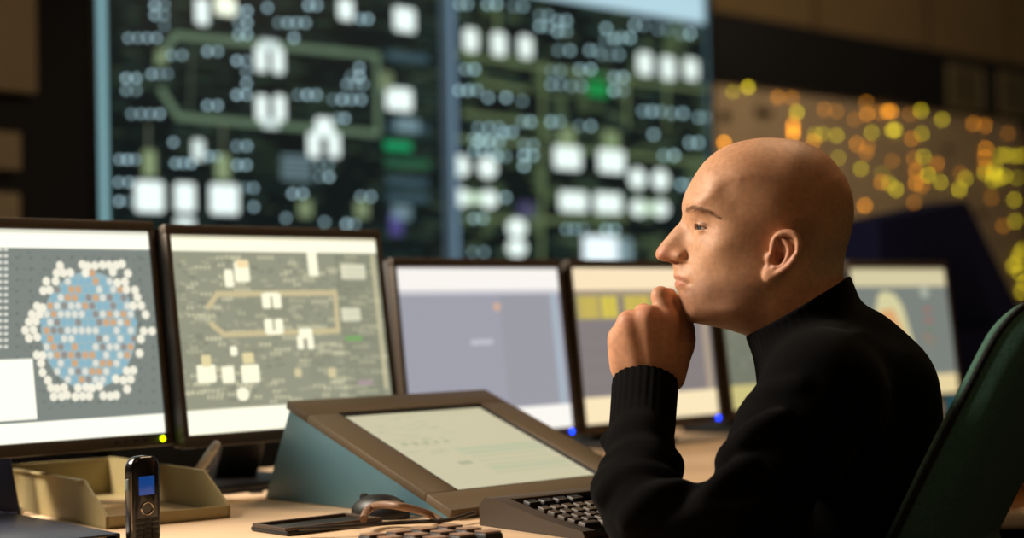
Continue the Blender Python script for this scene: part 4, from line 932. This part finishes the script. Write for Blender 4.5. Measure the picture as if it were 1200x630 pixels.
lofted(low, .018, KW-.018).build('tray', M_key, kb, smooth=40)
lofted(prof, 0, .02).build('end_cheek', M_key, kb, smooth=40); lofted(prof, KW-.02, KW).build('end_cheek', M_key, kb, smooth=40)
mb = MB(); mb.box((KW/2, -.024, .031), (KW-.04, .036, .009), bev=.002); mb.build('rear_ledge', M_keycap, kb)
def kz(y): return np.interp(-y, [-p[0] for p in prof[2:8]], [p[1] for p in prof[2:8]])-.010
mbk = MB()
for i, y in enumerate((-.058, -.088, -.108, -.128, -.148, -.168)):
    n = (8, 10, 10, 9, 9, 6)[i]; x0 = .03; w_ = (KW-.06)/n; sl_ = math.atan2(kz(y+.01)-kz(y-.01), .02)
    for k in range(n):
        if i == 0 and k == 4: continue
        kk = MB(); kk.box((x0+(k+.5)*w_, y, kz(y)+.006), (w_-.003, .016, .009), R3('X', sl_), bev=.0015, taper=.86); kk.build('key', M_dark if i == 0 else M_keycap, kb, smooth=30)
kp = on_z(506, 648, .74)
kpad = empty('keypad', kp, math.radians(37)); tag(kpad, 'dark keypad with pale topped square keys left of the wedge keyboard', 'keypad')
mb = MB(); mb.box((.0, .0, .004), (.15, .13, .008), bev=.003); mb.build('base', M_key, kpad)
M_cap = mat('tan_keytop', S(158,124,98), .4)
for i in range(4):
    for j in range(3):
        kk = MB(); kk.box((-.054+i*.036, .040-j*.038, .0155), (.028, .028, .015), bev=.003, taper=.9); ko = kk.build('key', M_dark, kpad)
        kk = MB(); kk.box((-.054+i*.036, .040-j*.038, .0236), (.022, .022, .0015), bev=.0005); kk.build('key_top', M_cap, ko)
pd_ = on_z(398, 617, .74)
pdo = empty('pad', (*on_z(372, 618, .74)[:2], .74), math.radians(41)); tag(pdo, 'thin black flat tray lying on the desk left of the keypad', 'tray')
mb = MB(); mb.box((0, 0, .003), (.15, .085, .006), bev=.002); mb.build('plate', M_dark, pdo)
mb = MB(); 
for sy in (-1, 1): mb.box((0, sy*.038, .0075), (.146, .006, .005), bev=.0015)
for sx in (-1, 1): mb.box((sx*.072, 0, .0075), (.006, .078, .005), bev=.0015)
mb.build('rim', mat('brown_rim', S(70,54,40), .5), pdo)
ms_ = on_z(446, 606, .74)
mo = empty('mouse', ms_, math.radians(60)); tag(mo, 'dark computer mouse beside the teal side of the slanted console', 'mouse')
mb = MB(); mb.ball((0, 0, .006), 1, (.028, .045, .026), n=28)
for v in mb.bm.verts: v.co.z = max(v.co.z, 0)
mb.build('body', M_dark, mo, smooth=60)
mb = MB(); mb.cyl((0, .026, .026), .006, .006, R3('Y', PI/2), n=16); mb.build('scroll_wheel', M_shell, mo)
M_cable = mat('brown_black_cable', S(38,30,24), .5)
def cable(pts, r, label, m=M_cable):
    P3 = smooth_poly(pts, 8, False); b = MB(); b.tube([Vector(p) for p in P3], r, 8); o = b.build('cable', m, None, smooth=60)
    c_ = np.mean(P3, 0); tag(o, label, 'cable'); return o
g = lambda x, y, h=.004: tuple(on_z(x, y, .74+h))
kend = kb.matrix_world
cable([g(556, 600, .012), g(524, 609, .008), g(490, 611, .006), g(450, 613, .006), g(410, 616, .012), g(350, 619, .011)], .0028, 'dark cable running left from the end of the wedge keyboard')
cable([g(426, 608, .0155), g(429, 600, .020), g(438, 593, .026), g(452, 591, .032), g(475, 594, .030), g(500, 601, .014), g(516, 610, .0045)], .0052, 'thick brown cable arching over the dark mouse', mat('tan_cable', S(132,100,78), .5))
# ------------------------------------------------------------------ letter tray, phone, folder, pen
F1, F2 = on_z(124, 620, .74), on_z(270, 606, .74); e_ = F2-F1; tw = float(np.linalg.norm(e_)); tyaw = math.atan2(e_[1], e_[0])
tr = empty('letter_tray', F1, tyaw); tag(tr, 'beige plastic letter tray open at the front, below the left monitor', 'tray')
M_tray = mat('beige_plastic', S(160,146,104), .5)
TD, TH = .42, .060
mb = MB(); mb.box((tw/2, TD/2, .002), (tw, TD, .004), bev=.001)
mb.build('floor_panel', M_tray, tr)
for x0 in (0, tw-.004):
    mb = MB(); pr = [(0, 0), (0, .017), (.075, TH), (TD, TH), (TD, 0)]
    a = [(x0, y, z) for y, z in pr]; b = [(x0+.004, y, z) for y, z in pr]
    va = [mb.bm.verts.new(v) for v in a]; vb = [mb.bm.verts.new(v) for v in b]; mb.bm.faces.new(va); mb.bm.faces.new(vb[::-1])
    for i in range(5): mb.bm.faces.new((va[i], vb[i], vb[(i+1) % 5], va[(i+1) % 5]))
    bmesh.ops.recalc_face_normals(mb.bm, faces=mb.bm.faces[:])
    mb.box((x0+.002+(-.003 if x0 == 0 else .003), (.075+TD)/2, TH-.001), (.010, TD-.075, .003), bev=.001)
    mb.build('side_wall', M_tray, tr)
mb = MB(); mb.box((tw/2, TD-.002, TH/2), (tw, .004, TH), bev=.001); mb.build('back_wall', M_tray, tr)
mb = MB(); mb.box((tw/2, .002, .0085), (tw, .004, .017), bev=.001); mb.build('front_lip', M_tray, tr)
mb = MB(); mb.box((tw/2, .165, .0056), (tw-.014, .29, .0028), bev=.0004)
pp = mb.build('paper_stack', mat('paper', S(205,180,140), .8), None); pp.location = F1; pp.rotation_euler = (0, 0, tyaw); tag(pp, 'sheets of pale paper lying in the beige letter tray', 'paper')
php = on_z(168, 637, .74)
ph = empty('mobile_phone', php, math.radians(48)); tag(ph, 'black mobile phone with glowing blue display standing upright on the desk', 'phone')
M_ph = mat('phone_black', S(14,13,13), .22, coat=.4)
PW, PT, PH = .043, .017, .108
mb = MB(); oc = []
for (cx_, cz_, a0_) in ((PW/2-.014, PH-.016, 0), (-PW/2+.014, PH-.016, 90), (-PW/2+.010, .010, 180), (PW/2-.010, .010, 270)):
    for q_ in np.linspace(0, 90, 7): oc.append((cx_+(.014 if a0_ < 180 else .010)*math.cos(math.radians(a0_+q_)), cz_+(.016 if a0_ < 180 else .010)*math.sin(math.radians(a0_+q_))))
mb.prism(oc, -PT/2, PT/2, .0042)
for v_ in mb.bm.verts: v_.co = Vector((v_.co.x, -v_.co.z, v_.co.y))
bmesh.ops.recalc_face_normals(mb.bm, faces=mb.bm.faces[:]); mb.build('body', M_ph, ph, smooth=50)
mb = MB(); mb.box((.0, -PT/2-.0003, .072), (.023, .0012, .023), bev=.0005); mb.build('display', mat('phone_glow', (.01,.02,.05), .2, emit=(.006, .085, .40), estr=.5), ph)
mb = MB(); mb.tube([(.0085*math.cos(a), -PT/2-.0005, .044+.0075*math.sin(a)) for a in np.linspace(0, 2*PI, 24, endpoint=False)], .0011, 8, True); mb.build('navigation_ring', mat('chrome', S(190,180,170), .2, metal=1), ph)
for i in range(3):
    for j in range(4):
        mb = MB(); mb.box((-.012+i*.012, -PT/2-.0003, .030-j*.0065), (.010, .0012, .0045), bev=.0005); mb.build('key', M_shell, ph)
mb = MB(); mb.box((-PW/2-.0008, 0, .074), (.003, .006, .014), bev=.001); mb.build('side_button', mat('grey_button', S(110,128,130), .35), ph)
mb = MB(); mb.tube([(-PW/2+.0015+.004*(1-math.cos(max(0, abs(q-.5)*2-.7)*4)), -PT/2+.0025, .008+q*(PH-.016)) for q in np.linspace(0, 1, 24)], .0012, 6); mb.build('chrome_strip', mat('dull_chrome', S(150,130,110), .3, metal=1), ph)
fp = on_z(30, 640, .74)
fo = empty('folder', (-.693, 2.193, .74), math.radians(-50.7)); tag(fo, 'dark navy folder of papers lying at the lower left corner of the photo', 'folder')
M_fold = mat('navy_vinyl', S(34,38,56), .35)
mb = MB(); mb.box((0, 0, .0015), (.40, .20, .0028), bev=.001); mb.build('back_cover', M_fold, fo)
mb = MB(); mb.box((0, 0, .0125), (.40, .20, .0028), bev=.001); mb.build('front_cover', M_fold, fo)
mb = MB(); mb.box((0, .1, .007), (.40, .004, .0138), bev=.0015); mb.build('spine', M_fold, fo)
mb = MB(); mb.box((0, -.004, .007), (.386, .18, .0078)); mb.build('pages', mat('pages', S(176,150,120), .8), fo)
bo = on_n(-20, 600, -1.98); 
bl_ = empty('document_stand', (*on_z(-14, 606, .74)[:2], .74), math.radians(10)); tag(bl_, 'black upright document stand cut by the left edge of the photo', 'stand')
mb = MB(); mb.hexa([(-.10, 0, 0), (.045, 0, 0), (.045, .008, 0), (-.10, .008, 0), (-.10, .05, .16), (.012, .05, .16), (.012, .058, .16), (-.10, .058, .16)], .001); mb.build('back_plate', M_fold, bl_)
mb = MB(); mb.box((-.03, .03, .003), (.14, .08, .006), bev=.001); mb.build('foot', M_fold, bl_)
pn = on_z(222, 580, .74)
hd = empty('pen_holder', (pn[0], pn[1], .74), .5); tag(hd, 'low black pen holder behind the right wall of the letter tray', 'holder')
mb = MB(); HR_, HH_ = .021, .034
rings = [[mb.bm.verts.new((r_*math.cos(a_), r_*math.sin(a_), z_)) for a_ in np.linspace(0, 2*PI, 28, endpoint=False)] for r_, z_ in ((HR_-.002, 0), (HR_, .002), (HR_, HH_), (HR_-.002, HH_), (HR_-.002, .003))]
for A, B in zip(rings[:-1], rings[1:]):
    for k in range(28): mb.bm.faces.new((A[k], A[(k+1) % 28], B[(k+1) % 28], B[k]))
mb.bm.faces.new(rings[0][::-1]); mb.bm.faces.new(rings[-1]); mb.build('cup', M_dark, hd, smooth=50)
mb = MB(); mb.tube([(HR_*math.cos(a), HR_*math.sin(a), HH_+.001) for a in np.linspace(0, 2*PI, 28, endpoint=False)], .0016, 6, True); mb.build('rim', M_dark, hd)
tip = at_d(254, 520, 2.47); foot = np.array([pn[0]-.004, pn[1]-.002, .752])
pe = empty('marker_pen', foot); tag(pe, 'white marker pen leaning in the low holder below the gap between the two left monitors', 'pen')
d_ = Vector(tip-foot); ln = d_.length; d_.normalize()
mb = MB(); mb.tube([d_*0, d_*.002, d_*(ln-.027), d_*(ln-.026)], [.006, .0072, .0072, .006], 14); mb.build('barrel', mat('white_plastic', S(232,230,226), .4), pe, smooth=50)
mb = MB(); mb.tube([d_*(ln-.0258), d_*(ln-.0245), d_*(ln-.002), d_*ln], [.0058, .0066, .0060, .004], 14); mb.build('cap', mat('grey_plastic', S(186,184,182), .4), pe, smooth=50)
bx_ = on_z(1108, 491, .74)+N45*.045
bb_ = empty('tissue_box', (bx_[0], bx_[1], .74), .78); tag(bb_, 'small bright blue box on the desk below the monitor at right', 'box')
M_blue = mat('blue_card', S(24,128,190), .6)
mb = MB(); mb.box((0, 0, .028), (.075, .05, .056), bev=.002); mb.build('carton', M_blue, bb_)
mb = MB(); mb.box((0, 0, .0565), (.045, .014, .0016), bev=.0005); mb.build('opening', mat('pale_slot', S(200,205,210), .7), bb_)
# ------------------------------------------------------------------ office chair
M_fab = mat('green_fabric', S(72,108,95), .95, noise=.35, scale=500, bump=.5, bscale=700, spec=.1, sheen=.05)
aC = math.radians(24)
nC = np.array([math.cos(aC), -math.sin(aC), 0]); eC = np.array([math.sin(aC), math.cos(aC), 0])
def chair_build():
    near = .5*(at_d(1112, 478, 1.93)+at_d(1112, 478, 1.93)); BW, BT = .46, .075
    mid = near+eC*BW/2+nC*BT*.30
    cx0 = mid-nC*.05; root_loc = np.array([cx0[0]-nC[0]*.20, cx0[1]-nC[1]*.20, 0])
    root = empty('office_chair', root_loc, -aC); tag(root, 'dark green fabric office chair behind the back of the man', 'chair')
    off = mid-root_loc; z_mid = off[2]; x_mid = off@nC; y_mid = off@eC
    tan = math.tan(math.radians(26.5))
    zt = z_mid+.120; zb = .50
    def cx(z):                                        # the back leans, its foot curves to upright
        q = z-z_mid
        return x_mid+(q*tan if q > -.17 else -.17*tan-(q+.17)*.42)
    def ring(s, grow=0.0):
        z = zb+(zt-zb)*s; e1 = max(0, (s-.86)/.14); e0 = max(0, (.10-s)/.10)
        hw = BW/2*(1-.26*(1-math.sqrt(max(0, 1-e1**2.6))))*(1-.3*(1-math.sqrt(max(0, 1-e0**2))))*(.93+.07*math.sin(PI*min(1, s*1.05)))
        ht = BT/2*(math.sqrt(max(.0, 1-max(0, (s-.90)/.10)**2))*.98+.02)*(math.sqrt(max(0, 1-e0**2))*.9+.1)
        return z, hw, ht
    mb = MB(); n = 48; rings = []
    ss = list(np.linspace(0, .1, 6))+list(np.linspace(.13, .8, 18))+list(1-.2*(1-np.sin(np.linspace(.05, PI/2, 16))))
    for s_ in ss:
        z, hw, ht = ring(s_); r = []
        for k in range(n):
            t_ = 2*PI*k/n; c_, s2 = math.cos(t_), math.sin(t_)
            yy = hw*math.copysign(abs(s2)**.45, s2); xx = ht*math.copysign(abs(c_)**.55, c_); bow = .035*(1-(yy/(BW/2))**2)
            r.append(mb.bm.verts.new((cx(z)+xx+bow*(.9), y_mid+yy, z-xx*.35)))
        rings.append(r)
    for A, B in zip(rings[:-1], rings[1:]):
        for k in range(n): mb.bm.faces.new((A[k], A[(k+1) % n], B[(k+1) % n], B[k]))
    mb.bm.faces.new(rings[0][::-1]); mb.bm.faces.new(rings[-1])
    bmesh.ops.recalc_face_normals(mb.bm, faces=mb.bm.faces[:])
    mb.build('backrest', M_fab, root, smooth=80)
    P = []
    for sgn, seq in ((-1, ss), (1, ss[::-1])):
        for s_ in seq:
            z, hw, ht = ring(s_); xx = -ht*.34; P.append(Vector((cx(z)+xx+.035*.9*(1-(hw/(BW/2))**2), y_mid+sgn*(hw*.995), z-xx*.35)))
    mb = MB(); mb.tube(P, .0042, 8); mb.build('piping', mat('dark_piping', S(12,20,18), .9), root, smooth=60)
    mb = MB(); mb.box((.01, 0, .428), (.48, .48, .075), bev=.03, seg=4); mb.build('seat', M_fab, root, smooth=60)
    mb = MB(); mb.box((.22, y_mid, .44), (.05, .09, .03), bev=.006); mb.box((x_mid-.02, y_mid, .52), (.03, .09, .13), R3('Y', .2), bev=.006); mb.build('back_bracket', M_dark, root)
    mb = MB(); mb.cyl((0, 0, .27), .028, .30, n=24); mb.build('gas_column', M_dark, root)
    mb = MB(); mb.cyl((0, 0, .11), .045, .06, n=24, bev=.004); mb.build('hub', M_dark, root)
    for k in range(5):
        a_ = 2*PI*k/5+.3; d2 = Vector((math.cos(a_), math.sin(a_), 0))
        mb = MB(); mb.tube([d2*.03+Vector((0, 0, .115)), d2*.16+Vector((0, 0, .10)), d2*.29+Vector((0, 0, .075))], [.026, .021, .016], 12); lg = mb.build('base_arm', M_dark, root)
        mb = MB(); mb.cyl(d2*.285+Vector((0, 0, .029)), .029, .042, R3('Z', a_) @ R3('X', PI/2), n=20, bev=.006); mb.build('caster', M_shell, lg)
    return root
chair_build()
# ------------------------------------------------------------------ light: warm ceiling lamps, an added key and fill, a dim room
def area(name, loc, to, size, e, col, size_y=None):
    l = bpy.data.lights.new(name, 'AREA'); l.energy = e; l.color = col; l.size = size
    if size_y: l.shape = 'RECTANGLE'; l.size_y = size_y
    o = bpy.data.objects.new(name, l); C.objects.link(o); o.location = loc
    o.rotation_euler = (Vector(to)-Vector(loc)).to_track_quat('-Z', 'Y').to_euler(); return o
area('monitor_glow_key', (-1.75, 2.42, 2.05), (.1, 2.2, 1.0), .6, 84, (1, .86, .70))  # added key light standing in for the monitors' glow on the face
area('rear_fill_light', (1.3, .5, 2.9), (.5, 2.2, .9), .9, 7.0, (1, .58, .27))  # added warm fill for the chair and the back of the head
area('panel_light', (2.2, 5.6, 3.3), (2.9, 9.9, 1.3), .8, 52, (1, .78, .54))
area('far_desk_light', (.9, 3.3, 3.2), (.8, 3.4, .74), .7, 26, (1, .70, .42))
w = bpy.data.worlds.new('world'); bpy.context.scene.world = w; w.use_nodes = True
w.node_tree.nodes['Background'].inputs[0].default_value = (.9, .72, .5, 1); w.node_tree.nodes['Background'].inputs[1].default_value = .016
v = bpy.context.scene.view_settings; v.view_transform = 'Standard'; v.look = 'None'; v.gamma = 1; v.use_curve_mapping = False; v.exposure = 0
bpy.context.scene.cycles.use_denoising = True
